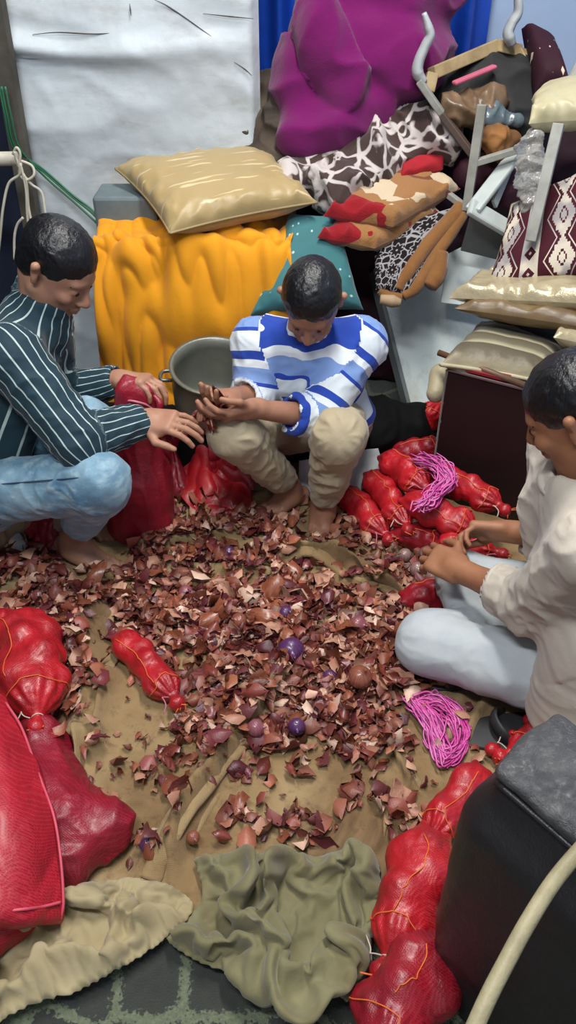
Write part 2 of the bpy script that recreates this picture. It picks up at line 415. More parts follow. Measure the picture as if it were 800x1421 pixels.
def sim_cloth(name, px, mat, grow=.35, frames=30, step=.008, z=.012, amp=.012, ns=9, seed=0, pin='edge', stiff=8, bend=.4, thick=.0025, label=None, cat='cloth', group=None, stretch=(0, 0), lines=(), pz=.008, sub=1, anis=None, quality=6, selfc=True, world=None, curve=5, fold_z=.01):
    """cloth with too much fabric for its outline, let go by the cloth solver so that it buckles into folds"""
    poly = [P(a, b, z=z) for a, b in px] if world is None else [Vector((a, b, z)) for a, b in world]; poly = [tuple(p) for p in catmull(poly + [poly[0]], curve)[:-1]]; A = np.array(poly)
    lo, hi = A.min(0), A.max(0); xs, ys = np.arange(lo[0], hi[0] + step, step), np.arange(lo[1], hi[1] + step, step); X, Y = np.meshgrid(xs, ys, indexing='ij')
    sd = poly_sd(X, Y, poly); F = gridF(len(xs), len(ys)); keep = (sd.ravel()[F] > -step * .55).all(1); F = F[keep]; used = np.unique(F); mp = np.full(X.size, -1); mp[used] = np.arange(len(used))
    F = mp[F]; x, y, s = X.ravel()[used], Y.ravel()[used], sd.ravel()[used]
    # pull boundary vertices onto the smooth outline
    ue, uc = np.unique(np.sort(np.concatenate([F[:, [0, 1]], F[:, [1, 2]], F[:, [2, 3]], F[:, [3, 0]]]), 1) @ np.array([len(x), 1]), return_counts=True); e2 = ue[uc == 1]; bd = np.unique(np.concatenate([e2 // len(x), e2 % len(x)]))
    Pp = A[:, :2]; Q = np.roll(Pp, -1, 0)
    for i in bd:
        p = np.array([x[i], y[i]]); d = Q - Pp; h = np.clip(((p - Pp) * d).sum(1) / (d * d).sum(1), 0, 1); c = Pp + d * h[:, None]; k = np.argmin(((c - p) ** 2).sum(1)); x[i], y[i] = c[k]
    zz = z + amp * (ridged(col3(x * ns, y * ns) + .4 * col3(noise3(col3(x * 6, y * 6), 1), noise3(col3(x * 6, y * 6), 2)), 2, seed)) * np.clip(s / .02, .1, 1)
    for l, wd, ht, shp in lines: zz = zz + fold_h(x, y, l, wd, ht, shp)
    me = mesh_from(name, np.stack([x, y, zz], 1), F); o = bpy.data.objects.new(name, me); COL.objects.link(o)
    vg = o.vertex_groups.new(name='pin'); vg.add([int(i) for i in bd], 1.0 if pin == 'edge' else .0, 'REPLACE')
    # floor to fall on
    cm = mesh_from('sim_floor', *box((0, 1.3, -.02 + pz), (4, 4, .04)), False); co = bpy.data.objects.new('sim_floor', cm); COL.objects.link(co); co.modifiers.new('c', 'COLLISION'); co.collision.thickness_outer = .003; co.collision.cloth_friction = 30
    m = o.modifiers.new('cloth', 'CLOTH'); st = m.settings; st.quality = quality; st.mass = .25; st.shrink_min = -grow; st.shrink_max = -grow; st.tension_stiffness = st.compression_stiffness = stiff; st.shear_stiffness = stiff * .4; st.bending_stiffness = bend; st.air_damping = 2.0
    st.tension_damping = st.compression_damping = 8; st.vertex_group_mass = 'pin'; st.pin_stiffness = 1
    cs = m.collision_settings; cs.use_collision = True; cs.distance_min = .003; cs.use_self_collision = selfc; cs.self_distance_min = .003; cs.self_friction = 8; cs.collision_quality = 2
    m.point_cache.frame_end = frames + 1; others = []
    SC.frame_set(1)
    for f in range(1, frames + 1): SC.frame_set(f)
    dg = bpy.context.evaluated_depsgraph_get(); ev = o.evaluated_get(dg); V = np.empty(len(ev.data.vertices) * 3); ev.data.vertices.foreach_get('co', V); V = V.reshape(-1, 3)
    bpy.data.objects.remove(o); bpy.data.objects.remove(co); SC.frame_set(1)
    V = relax(V, F, 1, .3)
    o = put(name, V, F, mat); sm = o.modifiers.new('sub', 'SUBSURF'); sm.levels = sm.render_levels = sub; solid(o, thick)
    tag(o, label, cat, group); return o

# ------------------------------------------------------------------ the room
m = Mat('carpet', .95, .1, Sheen_Weight=.2); v = m.coord()
vw = m.n('ShaderNodeVectorMath', {0: v, 1: m.n('ShaderNodeVectorMath', {0: m.n('ShaderNodeTexNoise', {'Vector': v, 'Scale': 160.0, 'Detail': 2.0}).outputs['Color'], 1: (.5, .5, .5)}, operation='SUBTRACT').outputs[0]}, operation='ADD')
sc_ = m.n('ShaderNodeVectorMath', {0: m.n('ShaderNodeTexNoise', {'Vector': v, 'Scale': 150.0, 'Detail': 2.0}).outputs['Color'], 'Scale': .035}, operation='SCALE').outputs[0]
wv = m.n('ShaderNodeVectorMath', {0: v, 1: sc_}, operation='ADD').outputs[0]
vo = m.n('ShaderNodeTexVoronoi', {'Vector': wv, 'Scale': 8.5, 'Randomness': .55}, feature='DISTANCE_TO_EDGE').outputs['Distance']
line = m.grey(vo, .05, .09)
c = m.mix(line, m.mix(m.noise(v, 120, 3), (138, 146, 120), (74, 80, 64)), m.mix(m.noise(v, 20, 4), (52, 54, 52), (74, 76, 70)))
m.base(c); m.link(m.bump(m.noise(v, 300, 3), .8, .006, m.bump(line, -.5, .006)), 'Normal'); CARPET = m.m
FX, FY0, FY1 = 1.6, -.6, 3.4
struct('floor', *box((.1, 1.4, -.05), (3.5, 4.2, .1)), CARPET, smooth=False)
m = Mat('painted_wall', .8, .2); v = m.coord(); m.base(m.mix(m.noise(v, 3, 5), (150, 172, 205), (172, 188, 212))); m.link(m.bump(m.noise(v, 40, 4), .2, .004), 'Normal'); WALL = m.m
struct('wall_back', *box((.1, 3.42, 1.55), (3.5, .1, 3.1)), WALL, smooth=False)
struct('wall_left', *box((-1.6, 1.4, 1.55), (.1, 4.1, 3.1)), flat_mat('dark_wall', (60, 66, 76), .8), smooth=False)
struct('wall_right', *box((1.8, 1.4, 1.55), (.1, 4.1, 3.1)), WALL, smooth=False)
for lx, ly in ((.25, 1.75), (-.45, .15)):
    lf = thing('ceiling_lamp', (lx, ly, 3.02), 'white tube lamp fixed to the ceiling above the ' + ('back of the heap' if ly > 1 else 'front of the sheet'), 'lamp'); put('housing', *box((lx, ly, 3.06), (1.3, .10, .06)), flat_mat('lamp_housing', (220, 220, 218), .5), lf, smooth=False, bevel=.01)
struct('ceiling', *box((.1, 1.4, 3.15), (3.5, 4.2, .1)), flat_mat('ceiling_paint', (215, 215, 210), .9), smooth=False)

# ------------------------------------------------------------------ brown ground sheet
m = Mat('brown_burlap', .92, .15, Sheen_Weight=.12); v = m.coord()
a1 = m.mix(m.grey(m.noise(v, 3.2, 5, .6, .4), .38, .62), (138, 112, 78), (166, 142, 104))
dirt = m.grey(m.noise(m.mapping(v, (1, 1.3, 1), loc=(3, 1, 0)), 2.6, 6, .65, .6), .47, .66)
a1 = m.mix(m.math('MULTIPLY', dirt, .8), a1, (98, 70, 48))
a1 = m.mix(m.math('MULTIPLY', m.grey(m.noise(v, 38, 4, .7), .55, .75), .5), a1, (82, 58, 42))
m.base(a1)
wx = m.n('ShaderNodeTexWave', {'Vector': v, 'Scale': 110.0, 'Distortion': 1.5, 'Detail': 1.0}, bands_direction='X').outputs['Fac']
wy = m.n('ShaderNodeTexWave', {'Vector': v, 'Scale': 110.0, 'Distortion': 1.5, 'Detail': 1.0}, bands_direction='Y').outputs['Fac']
m.link(m.bump(m.math('ADD', wx, wy), .25, .0015, m.bump(m.noise(v, 30, 5), .35, .008)), 'Normal'); BURLAP = m.m
FOLDS = [
    ([(150, 850), (140, 905), (128, 955), (112, 1010), (98, 1060)], .020, .026, .3), ([(165, 925), (150, 985), (128, 1045)], .016, .022, .4),
    ([(118, 800), (140, 850), (150, 900), (146, 930)], .014, .022, .4), ([(60, 1100), (100, 1050), (150, 1000)], .014, .008, .6),
    ([(398, 930), (372, 985), (322, 1045), (275, 1110), (240, 1165), (212, 1215)], .017, .026, .35),
    ([(345, 1035), (308, 1085), (268, 1145), (240, 1215)], .013, .022, .35), ([(330, 990), (300, 1040), (255, 1100), (210, 1165), (185, 1215)], .015, .014, .5),
    ([(552, 948), (556, 1005), (566, 1060), (585, 1100)], .009, .015, .5), ([(590, 960), (605, 1010), (615, 1070)], .012, .008, .7),
    ([(645, 965), (640, 1010), (622, 1060)], .014, .010, .6), ([(690, 970), (668, 1010), (655, 1050)], .014, .010, .6), ([(540, 1090), (530, 1150), (515, 1190)], .008, .010, .5),
    ([(385, 782), (430, 776), (480, 790), (540, 822), (565, 838)], .020, .024, .4), ([(452, 772), (480, 800), (505, 822)], .010, .014, .4),
    ([(470, 765), (520, 790), (560, 800)], .014, .014, .5), ([(200, 1090), (230, 1060), (290, 1010)], .012, .006, .7), ([(460, 1195), (480, 1165), (490, 1130)], .010, .010, .5),
    ([(255, 790), (330, 800), (385, 812)], .02, .010, .6), ([(180, 760), (260, 752), (330, 740)], .018, .014, .5), ([(560, 740), (545, 790), (560, 850)], .02, .012, .6)]
L_ = [(f[0], f[1] * 1.3, f[2] * 3.0, f[3]) for f in FOLDS]
ground = sim_cloth('ground_sheet', None, BURLAP, grow=.10, seed=3, frames=22, step=.0135, stiff=15, bend=1.5, amp=.006, ns=3, lines=L_, pz=0, z=.006, selfc=False, world=[(-1.35, .68), (-1.35, 2.32), (1.25, 2.32), (1.25, .70), (.3, .68)], curve=1, quality=5, sub=1,
    label='large worn brown cloth sheet spread over the floor under the onion peelings', cat='sheet')
gx0, gx1, gy0, gy1, gs = -1.35, 1.35, .66, 2.34, .018
GV = np.array([tuple(v.co + ground.location) for v in ground.data.vertices]); xs, ys = np.arange(gx0, gx1, gs), np.arange(gy0, gy1, gs); SH = np.full((len(xs), len(ys)), .004)
np.maximum.at(SH, (np.clip(((GV[:, 0] - gx0) / gs).astype(int), 0, len(xs) - 1), np.clip(((GV[:, 1] - gy0) / gs).astype(int), 0, len(ys) - 1)), GV[:, 2])
def ground_z(x, y):
    i = int(np.clip((x - gx0) / gs, 0, len(xs) - 1)); j = int(np.clip((y - gy0) / gs, 0, len(ys) - 1)); return float(SH[i, j]) + .002

FOLD_ROLLS = [([(148, 862), (142, 905), (128, 955), (112, 1010), (96, 1060)], .024, .42), ([(168, 925), (152, 985), (126, 1050)], .018, .4), ([(122, 806), (140, 850), (152, 900), (150, 935)], .018, .5),
    ([(392, 935), (368, 988), (322, 1045), (275, 1110), (240, 1165), (208, 1222)], .020, .5), ([(350, 1030), (308, 1085), (268, 1150), (236, 1222)], .013, .6), ([(553, 950), (556, 1005), (566, 1060), (585, 1100)], .010, .6),
    ([(385, 782), (430, 776), (480, 790), (540, 822), (565, 838)], .020, .55), ([(640, 968), (636, 1010), (620, 1060)], .012, .5), ([(540, 1090), (530, 1150), (515, 1190)], .008, .6), ([(60, 1095), (110, 1085), (170, 1090)], .010, .4)]
for fi, (px, r, fl) in enumerate(FOLD_ROLLS):
    pts = [P(a, b, z=.010) for a, b in px]; pts = [Vector((p.x, p.y, ground_z(p.x, p.y) * .55 - .003)) for p in pts]
    V, F = tube(pts, [r * .9, r * 1.15, r * 1.25, r * 1.3, r * 1.2, r * 1.0], 20, 14, flat=fl * .8); Fq = np.array([f for f in F if len(f) == 4]); N = vnormals(V, Fq)
    V = V + N * (.004 * r / .02 * (ridged(V * np.array([6, 6, 30]), 2, fi) - .4) + .16 * r * noise3(V * 13, fi))[:, None]
    tag(put('fold', V, F, BURLAP, ground), None)
# crumpled olive cloths at the front edge
def olive(name, c1, c2): return cloth_mat(name, c1, c2, 5, .8, 500, .08, .22, .25, ((112, 102, 72), 7))
OLIVE_A, OLIVE_B = olive('beige_olive_cloth', (156, 140, 104), (176, 162, 126)), olive('olive_cloth', (110, 104, 74), (136, 130, 96))
sim_cloth('crumpled_cloth', [(-60, 1330), (0, 1285), (60, 1250), (120, 1226), (190, 1222), (235, 1228), (268, 1252), (262, 1278), (235, 1302), (180, 1340), (110, 1378), (40, 1400), (-60, 1440)], OLIVE_A, grow=.70, seed=3, frames=44, step=.0068, stiff=15, bend=1.2, amp=.045, ns=6, z=.03, pz=.02, thick=.003,
    label='pale beige crumpled cloth at the front left, beside the flattened red nets')
sim_cloth('crumpled_cloth', [(268, 1192), (310, 1184), (380, 1184), (440, 1188), (500, 1180), (525, 1200), (530, 1240), (520, 1300), (514, 1345), (490, 1385), (478, 1392), (462, 1370), (430, 1366), (360, 1360), (290, 1342), (245, 1318), (232, 1300), (262, 1272), (280, 1240)], OLIVE_B, grow=1.0, seed=5, frames=50, step=.0068, stiff=15, bend=1.0, amp=.055, ns=7, z=.03, pz=.02, thick=.003,
    label='dark olive crumpled cloth with deep folds at the front centre')

# ------------------------------------------------------------------ tall covered cupboard, tarpaulin, post, pipe, cords
m = Mat('white_tarp', .45, .4); v = m.coord()
m.base(m.mix(m.math('MULTIPLY', m.grey(m.noise(m.mapping(v, (1, 1, 3)), 5, 6, .7), .5, .75), .45), m.mix(m.noise(v, 2.5, 4), (186, 197, 205), (204, 211, 214)), (150, 146, 132)))
m.link(m.bump(m.noise(v, 25, 5), .25, .006, m.bump(m.noise(v, 4, 3), .4, .03)), 'Normal'); TARP = m.m
cb = thing('covered_cupboard', (-.49, 2.80, 0), 'tall cupboard wrapped in a dirty white tarpaulin at the back left', 'cupboard')
put('body', *box((-.49, 3.03, .95), (.76, .40, 1.9)), flat_mat('cupboard_side', (90, 92, 90), .6), cb, smooth=False, bevel=.01)
nx, nz = 90, 150; U, W = np.meshgrid(np.linspace(0, 1, nx), np.linspace(0, 1, nz), indexing='ij')
X = -.885 + .795 * U; Z = .02 + 1.9 * W; Y = 2.80 - .012 * fbm(col3(X * 3, Z * 3), 4, 3) - .014 * ridged(col3(X * 1.5 + Z * .6, Z * 2.5), 2, 5)
zc = 1.115 - .03 * U - .02 * np.sin(U * 5)
Y = Y - .035 * np.exp(-((Z - zc - .03) / .035) ** 2) * np.clip(1 - U * .8, 0, 1) + .02 * np.exp(-((Z - zc) / .012) ** 2) * np.clip(1 - U * 1.6, 0, 1)
e = np.minimum(U, 1 - U); Y = Y + .05 * np.exp(-(e / .02) ** 2)
put('tarpaulin_cover', np.stack([X, Y, Z], -1).reshape(-1, 3), gridF(nx, nz), TARP, cb)
tear_and_crease = flat_mat('tear_and_crease_dark', (84, 80, 76), .8)  # tears, plus a dark line painting the shade of the top crease
for pts in ([(215, 0), (232, 8), (262, 28), (297, 53)], [(180, 5), (182, 22)], [(282, 19), (320, 23), (352, 26)], [(325, 86), (340, 96), (350, 105)], [(190, 62), (215, 65)], [(45, 48), (80, 45), (125, 47), (160, 46)]):
    V, F = tube([P(a, b, y=2.778) for a, b in pts], [.0008, .0022, .0008], 5); put('tear_and_crease', V, F, tear_and_crease, cb)
# blue tarpaulin
X, W = np.meshgrid(np.linspace(-.16, .72, 120), np.linspace(0, 1, 20), indexing='ij')
Y = 3.28 + .035 * np.sin(X * 38 + 1.3 * np.sin(X * 9)) + .01 * np.sin(X * 95 + W * 2) ; m = Mat('blue_tarp', .35, .5); v = m.coord(); m.base(m.mix(m.noise(v, 6, 3), (16, 50, 140), (28, 78, 190))); m.link(m.bump(m.noise(v, 30, 3), .3, .005), 'Normal')
o = put('blue_tarpaulin', np.stack([X, Y, .3 + 1.5 * W], -1).reshape(-1, 3), gridF(120, 20), m.m); tag(o, 'bright blue plastic tarpaulin hanging against the back wall', 'tarpaulin')
o = put('wooden_post', *beam(P(6, 20, y=2.74) + Vector((0, 0, .8)), (P(40, 320, y=2.70).x, 2.70, 0), .052, .05, (0, 1, 0)), flat_mat('post_wood', (84, 80, 70), .8, c2=(58, 54, 46)), smooth=False); tag(o, 'dark weathered upright post beside the white covered cupboard', 'post')
o = put('dark_curtain', *sheet([[(-1.45, 2.95, 0), (-1.2, 2.90, 0), (-.93, 2.95, 0)], [(-1.45, 2.95, 1), (-1.2, 2.9, 1), (-.93, 2.95, 1)], [(-1.45, 2.95, 1.8), (-1.2, 2.9, 1.8), (-.93, 2.95, 1.8)]], 50, 30, .02, 5, 2, .02, 6, (1, 1, .15))[:2], flat_mat('navy_fabric', (28, 38, 62), .85)); tag(o, 'dark navy curtain hanging at the far left edge', 'curtain')
o = put('white_pipe', *tube([P(-90, 222, y=2.5), P(24, 220, y=2.5)], .020, 16, smooth=False), flat_mat('pipe_plastic', (196, 190, 174), .5)); tag(o, 'thick off-white pipe end sticking in from the left edge', 'pipe')
ROPE = flat_mat('white_rope', (205, 198, 180), .7)
ropes = thing('rope_bundle', P(30, 330, y=2.46), 'loops of thin white rope hanging from the off-white pipe', 'rope')
for pts in ([(20, 212), (28, 240), (12, 255), (4, 290), (0, 330), (-6, 380)], [(20, 210), (26, 232), (36, 250), (40, 290), (48, 330), (50, 380)], [(26, 222), (44, 230), (47, 243), (36, 250), (27, 240), (30, 226)],
            [(30, 240), (44, 256), (58, 268), (64, 300), (74, 332), (80, 380)], [(28, 226), (36, 262), (38, 300), (44, 345)], [(32, 302), (24, 312), (20, 330), (20, 360)], [(18, 214), (23, 205), (28, 214), (26, 232)]):
    V, F = tube([P(a, b, y=2.462 + .01 * random.random()) for a, b in pts], .0042, 8, 8); put('rope_strand', V, F, ROPE, ropes)
cord = thing('green_cord', P(150, 330, y=2.62), 'green cord slanting across the lower left of the white tarpaulin', 'cord')
for dx in (0, 5, -3):
    V, F = tube([P(2 + dx, 120, y=2.66), P(10 + dx, 160, y=2.66), P(22 + dx, 205, y=2.68), P(60, 238 + dx, y=2.72), P(100, 273 + dx, y=2.72), P(128, 296 + dx * 1.5, y=2.70), P(152, 322 + dx, y=2.66)], .0036, 8, 8); put('strand', V, F, flat_mat('green_cord', (46, 110, 78), .5), cord)
o = put('wall_clutter_box', *box((P(185, 300, y=2.66).x, 2.62, .38), (.20, .16, .76)), flat_mat('grey_box', (112, 128, 132), .6), smooth=False, bevel=.01); o.name = 'grey_box'; tag(o, 'grey box standing behind the beige cushion', 'box')
# ------------------------------------------------------------------ bedding and cushions at the back
m = Mat('yellow_fabric', .75, .25, Sheen_Weight=.2); v = m.coord(); m.base(m.mix(m.noise(v, 6, 4), (232, 158, 22), (214, 138, 14))); m.link(m.bump(m.noise(v, 60, 3), .2, .004), 'Normal'); YELLOW = m.m
o = put('mattress_stack', *box((-.27, 2.62, .32), (.58, .40, .62)), flat_mat('mattress_ticking', (120, 112, 98), .9), smooth=False, bevel=.03); o.name = 'folded_mattress'; tag(o, 'folded mattress under the bright yellow cloth', 'mattress')
V, F, uv = sheet([[(-.62, 2.84, .665), (-.3, 2.84, .68), (.03, 2.84, .665)], [(-.60, 2.5, .69), (-.3, 2.5, .70), (.02, 2.5, .69)], [(-.60, 2.40, .66), (-.3, 2.38, .68), (.01, 2.39, .665)],
     [(-.61, 2.35, .48), (-.3, 2.33, .50), (.02, 2.35, .46)], [(-.62, 2.34, .25), (-.3, 2.31, .28), (.04, 2.33, .24)], [(-.60, 2.30, .04), (-.36, 2.25, .10), (.05, 2.31, .05)]], 110, 110, .012, 5, 3, .035, 5, (1.4, 1.4, .35))
o = solid(put('yellow_cloth', V, F, YELLOW), .004); tag(o, 'bright yellow cloth draped down behind the two squatting men', 'cloth')

m = Mat('beige_satin', .42, .4, Sheen_Weight=.2); v = m.attr('uv3'); v2 = m.mapping(v, (7, 16, 1), (0, 0, .5))
n_ = m.noise(m.n('ShaderNodeMapping', {0: v, 'Scale': (3.5, 26, 1), 'Rotation': (0, 0, .85)}).outputs[0], 1.0, 1, .3)
m.base(m.mix(m.grey(n_, .615, .66), m.mix(m.noise(m.coord(), 5, 4), (176, 152, 104), (158, 136, 92)), (206, 186, 142))); m.link(m.bump(m.noise(m.coord(), 35, 4), .2, .006), 'Normal'); BEIGE = m.m
cushion('beige_cushion', [P(236, 324, y=2.33), P(440, 281, y=2.47), P(370, 212, y=2.80), P(160, 234, y=2.66)], .13, BEIGE, 'shiny beige cushion with pale dashes lying on the yellow cloth', piping=flat_mat('beige_piping', (158, 136, 92), .6), n=56, wr=.007, seed=3)
m = Mat('teal_dotted', .7, .3, Sheen_Weight=.2); v = m.attr('uv3')
vo = m.n('ShaderNodeTexVoronoi', {'Vector': m.mapping(v, (9, 11, 1)), 'Scale': 1.0, 'Randomness': .4}).outputs['Distance']
m.base(m.mix(m.grey(vo, .12, .18), (178, 205, 205), (56, 112, 116))); TEAL = m.m
cushion('teal_cushion', [P(345, 440, y=2.34), P(505, 430, y=2.38), P(468, 297, y=2.56), P(402, 296, y=2.54)], .14, TEAL, 'teal cushion with small pale dots behind the middle man', wr=.005, seed=8)

m = Mat('purple_fleece', 1.0, .05, Sheen_Weight=.15, Sheen_Roughness=.6); v = m.coord(); m.base(m.mix(m.noise(v, 7, 4), (96, 14, 78), (114, 20, 92))); m.link(m.bump(m.noise(v, 220, 3), .3, .003, m.bump(m.noise(v, 14, 4), .4, .012)), 'Normal'); PURPLE = m.m
def c_(a, b, y1, y2, r1, r2, k=.04): return ('c', P(*a, y=y1), P(*b, y=y2), r1, r2, k)
blob('purple_quilt', [c_((418, 85), (425, 175), 2.86, 2.78, .085, .075, .03), c_((425, 190), (510, 150), 2.74, 2.78, .075, .10, .05), c_((470, 60), (540, 90), 2.92, 2.88, .16, .17, .02), c_((480, 10), (560, -30), 2.98, 2.98, .15, .17, .05), c_((555, 20), (575, 70), 2.92, 2.9, .12, .08, .04), c_((440, 30), (480, 120), 2.80, 2.74, .065, .075, .018)],
     PURPLE, .009, .018, 4.5, .045, 3.2, 12, 2, label='big purple fleece quilt bundled up on the pile at the back', cat='quilt')
DARKCLOTH = flat_mat('dark_brown_cloth', (56, 46, 40), .9, c2=(92, 80, 66), scale=5)
blob('brown_bundle', [c_((345, 205), (385, 130), 2.84, 2.9, .05, .05), c_((375, 215), (400, 150), 2.78, 2.84, .05, .06), c_((352, 160), (392, 120), 2.95, 2.95, .05, .04)], DARKCLOTH, .007, .02, 6, .035, 7, 21, label='dark brown crumpled cloth stuffed beside the purple quilt', cat='cloth')
MAROON = flat_mat('maroon_cloth', (58, 20, 36), .85, c2=(34, 14, 24), scale=4)
blob('dark_backdrop_heap', [('b', (.45, 2.98, .32), (.50, .26, .34), None, .10, .05), ('b', (1.02, 3.04, .30), (.40, .22, .32), None, .10, .05), ('c', (.15, 3.0, .66), (.6, 3.0, .70), .13, .12, .06), ('c', (.55, 3.04, .74), (1.0, 3.06, .78), .15, .13, .06)], MAROON, .014, .03, 4, .03, 4, 5, floor=0.0,  # dark mass added so voids between the bedding look shaded
     label='dark maroon backdrop heap added so the gaps at the back right stay dark', cat='quilt')

def floral(name, dark, light, scale, thr=.5):
    m = Mat(name, .8, .2, Sheen_Weight=.2); v = m.coord(); vv = m.n('ShaderNodeVectorMath', {0: v, 1: m.n('ShaderNodeVectorMath', {0: m.n('ShaderNodeTexNoise', {'Vector': v, 'Scale': scale * .8}).outputs['Color'], 'Scale': .06}, operation='SCALE').outputs[0]}, operation='ADD').outputs[0]
    a = m.n('ShaderNodeTexVoronoi', {'Vector': vv, 'Scale': scale, 'Randomness': .8}, feature='DISTANCE_TO_EDGE').outputs['Distance']
    b = m.noise(vv, scale * .55, 3, .5)
    f = m.math('MAXIMUM', m.math('SUBTRACT', 1.0, m.grey(a, .05, .09)), m.grey(b, thr, thr + .03))
    m.base(m.mix(f, dark, light)); m.link(m.bump(m.noise(v, 50, 3), .25, .005), 'Normal'); return m.m
BROWNWHITE = floral('brown_white_print', (66, 50, 46), (192, 182, 178), 13, .52)
blob('printed_blanket', [c_((410, 248), (500, 225), 2.62, 2.72, .045, .06), c_((470, 270), (530, 210), 2.56, 2.68, .045, .06), c_((500, 200), (590, 178), 2.74, 2.78, .06, .055), c_((560, 172), (608, 195), 2.74, 2.7, .055, .045), c_((530, 235), (590, 205), 2.66, 2.7, .06, .06), c_((440, 245), (475, 275), 2.58, 2.54, .035, .04)],
     BROWNWHITE, .006, .02, 7, .045, 6.5, 31, 1, label='brown and white printed blanket crumpled below the purple quilt', cat='blanket')
# tan and red patchwork blanket, folded in layers
m = Mat('patchwork_plush', .9, .1, Sheen_Weight=.3); v = m.coord()
vo = m.n('ShaderNodeTexVoronoi', {'Vector': m.mapping(v, (1, 1.3, 1.3)), 'Scale': 9.0, 'Randomness': .9}, feature='F1', distance='MANHATTAN')
cc = m.xyz(vo.outputs['Color'])[0]
m.base(m.ramp(cc, [(0, (152, 108, 66)), (.42, (140, 96, 58)), (.43, (140, 24, 32)), (.62, (112, 60, 38)), (.63, (198, 178, 150)), (.80, (120, 70, 40)), (.81, (150, 106, 64))], 'CONSTANT'))
m.link(m.bump(m.noise(v, 150, 3), .5, .004), 'Normal'); PATCH = m.m
TANFLEECE = cloth_mat('tan_plush', (140, 96, 52), (112, 72, 36), 10, .95, 200, .4, .35)
bl = thing('patchwork_blanket', P(540, 330, y=2.55), 'folded tan, red and cream patchwork blanket under the printed blanket', 'blanket')
for cn, th, sd in (([P(448, 300, y=2.45), P(545, 315, y=2.42), P(640, 262, y=2.62), P(560, 225, y=2.75)], .10, 4), ([P(440, 330, y=2.42), P(520, 345, y=2.40), P(620, 300, y=2.58), P(520, 270, y=2.7)], .09, 5), ([P(520, 285, y=2.56), P(600, 258, y=2.58), P(618, 222, y=2.76), P(520, 225, y=2.76)], .09, 6)):
    V, F, uv, rim = pillow(cn, th, 40, .010, .05, sd); put('folded_layer', V, F, PATCH, bl, attrs={'uv3': uv})
V, F, uv, rim = pillow([P(555, 250, y=2.58), P(615, 235, y=2.62), P(622, 205, y=2.74), P(560, 205, y=2.72)], .06, 24, .008, .05, 9); tag(put('red_edge', V, F, flat_mat('red_plush', (168, 22, 36), .9), bl), 'bright red border fold')
# dark floral rug with a brown rolled border
m = Mat('dark_floral_rug', .9, .15); v = m.attr('uv3'); vm = m.mapping(v, (3.0, 3.6, 1))
vo = m.n('ShaderNodeTexVoronoi', {'Vector': vm, 'Scale': 1.0, 'Randomness': .0}); loc_ = m.n('ShaderNodeVectorMath', {0: vm, 1: vo.outputs['Position']}, operation='SUBTRACT').outputs[0]
x, y, z = m.xyz(loc_); ang = m.math('ARCTAN2', y, x); rr = vo.outputs['Distance']
pet = m.math('ADD', .30, m.math('MULTIPLY', m.math('COSINE', m.math('MULTIPLY', ang, 8.0)), .06)); d1 = m.math('ABSOLUTE', m.math('SUBTRACT', rr, pet))
ed = m.n('ShaderNodeTexVoronoi', {'Vector': vm, 'Scale': 2.6, 'Randomness': .9}, feature='DISTANCE_TO_EDGE').outputs['Distance']
f = m.math('MAXIMUM', m.math('SUBTRACT', 1.0, m.grey(d1, .025, .045)), m.math('MULTIPLY', m.math('SUBTRACT', 1.0, m.grey(ed, .05, .09)), m.grey(rr, .36, .38)))
f = m.math('MAXIMUM', f, m.math('SUBTRACT', 1.0, m.grey(rr, .04, .06)))
m.base(m.mix(f, (32, 25, 26), (150, 148, 150))); m.link(m.bump(m.noise(m.coord(), 150, 3), .4, .004), 'Normal'); RUG = m.m
rg = thing('floral_rug', P(575, 420, y=2.45), 'folded dark floral rug with a brown border hanging over the white board', 'rug')
V, F, uv, rim = pillow([P(522, 402, y=2.36), P(566, 412, y=2.36), P(640, 285, y=2.56), P(518, 322, y=2.50)], .05, 46, .004, .03, 14); put('rug_face', V, F, RUG, rg, attrs={'uv3': uv})
for pts, r in (([(552, 402), (560, 386), (596, 338), (628, 302), (640, 285)], .024), ([(560, 412), (578, 398), (606, 352), (634, 312), (646, 292)], .020), ([(596, 398), (606, 380), (612, 350)], .030), ([(528, 402), (540, 412), (558, 414)], .018)):
    V, F = tube([P(a, b, y=2.37 + (402 - b) * .0013) for a, b in pts], [r * .8, r, r, r * .8], 14, 8); V = V + vnormals(V, np.array([f for f in F if len(f) == 4])) * (.005 * fbm(V * 18, 2, 4))[:, None]; put('brown_border', V, F, TANFLEECE, rg)
V, F = tube([P(528, 415, y=2.34), P(545, 418, y=2.34), P(556, 420, y=2.34)], [.014, .02, .012], 10); tag(put('cream_edge', V, F, flat_mat('cream_plush', (176, 148, 116), .9), rg), 'cream lower hem')

# ------------------------------------------------------------------ white table top leaning on the heap
m = Mat('white_laminate', .35, .45); v = m.coord()
m.base(m.mix(m.math('MULTIPLY', m.grey(m.noise(v, 7, 6, .7, .5), .52, .72), .5), (214, 224, 220), (160, 146, 120))); LAM = m.m
tb = thing('white_board', P(600, 590, z=.02), 'large dirty white table top leaning behind the middle man', 'board')
cs = [P(576, 592, z=.03), P(770, 575, z=.03) + Vector((.05, .05, 0)), P(735, 315, y=2.86), P(520, 372, y=2.70)]
put('top', *quad_slab(cs, .03), LAM, tb, smooth=False, bevel=.004)
e0, e1 = Vector(cs[0]), Vector(cs[3]); V, F = beam(e0 + Vector((-.006, -.006, -.012)), e1 + Vector((-.006, -.006, -.012)), .014, .045, (.3, -.8, .6)); put('metal_edge', V, F, flat_mat('grey_metal', (120, 126, 126), .4), tb, smooth=False)
o = put('white_plastic_sheet', *quad_slab([P(612, 420, y=2.52), P(700, 430, y=2.50), P(690, 318, y=2.66), P(622, 352, y=2.62)], .006), LAM, smooth=False, bevel=.002); tag(o, 'smaller white panel propped beside the patterned cushion', 'board')

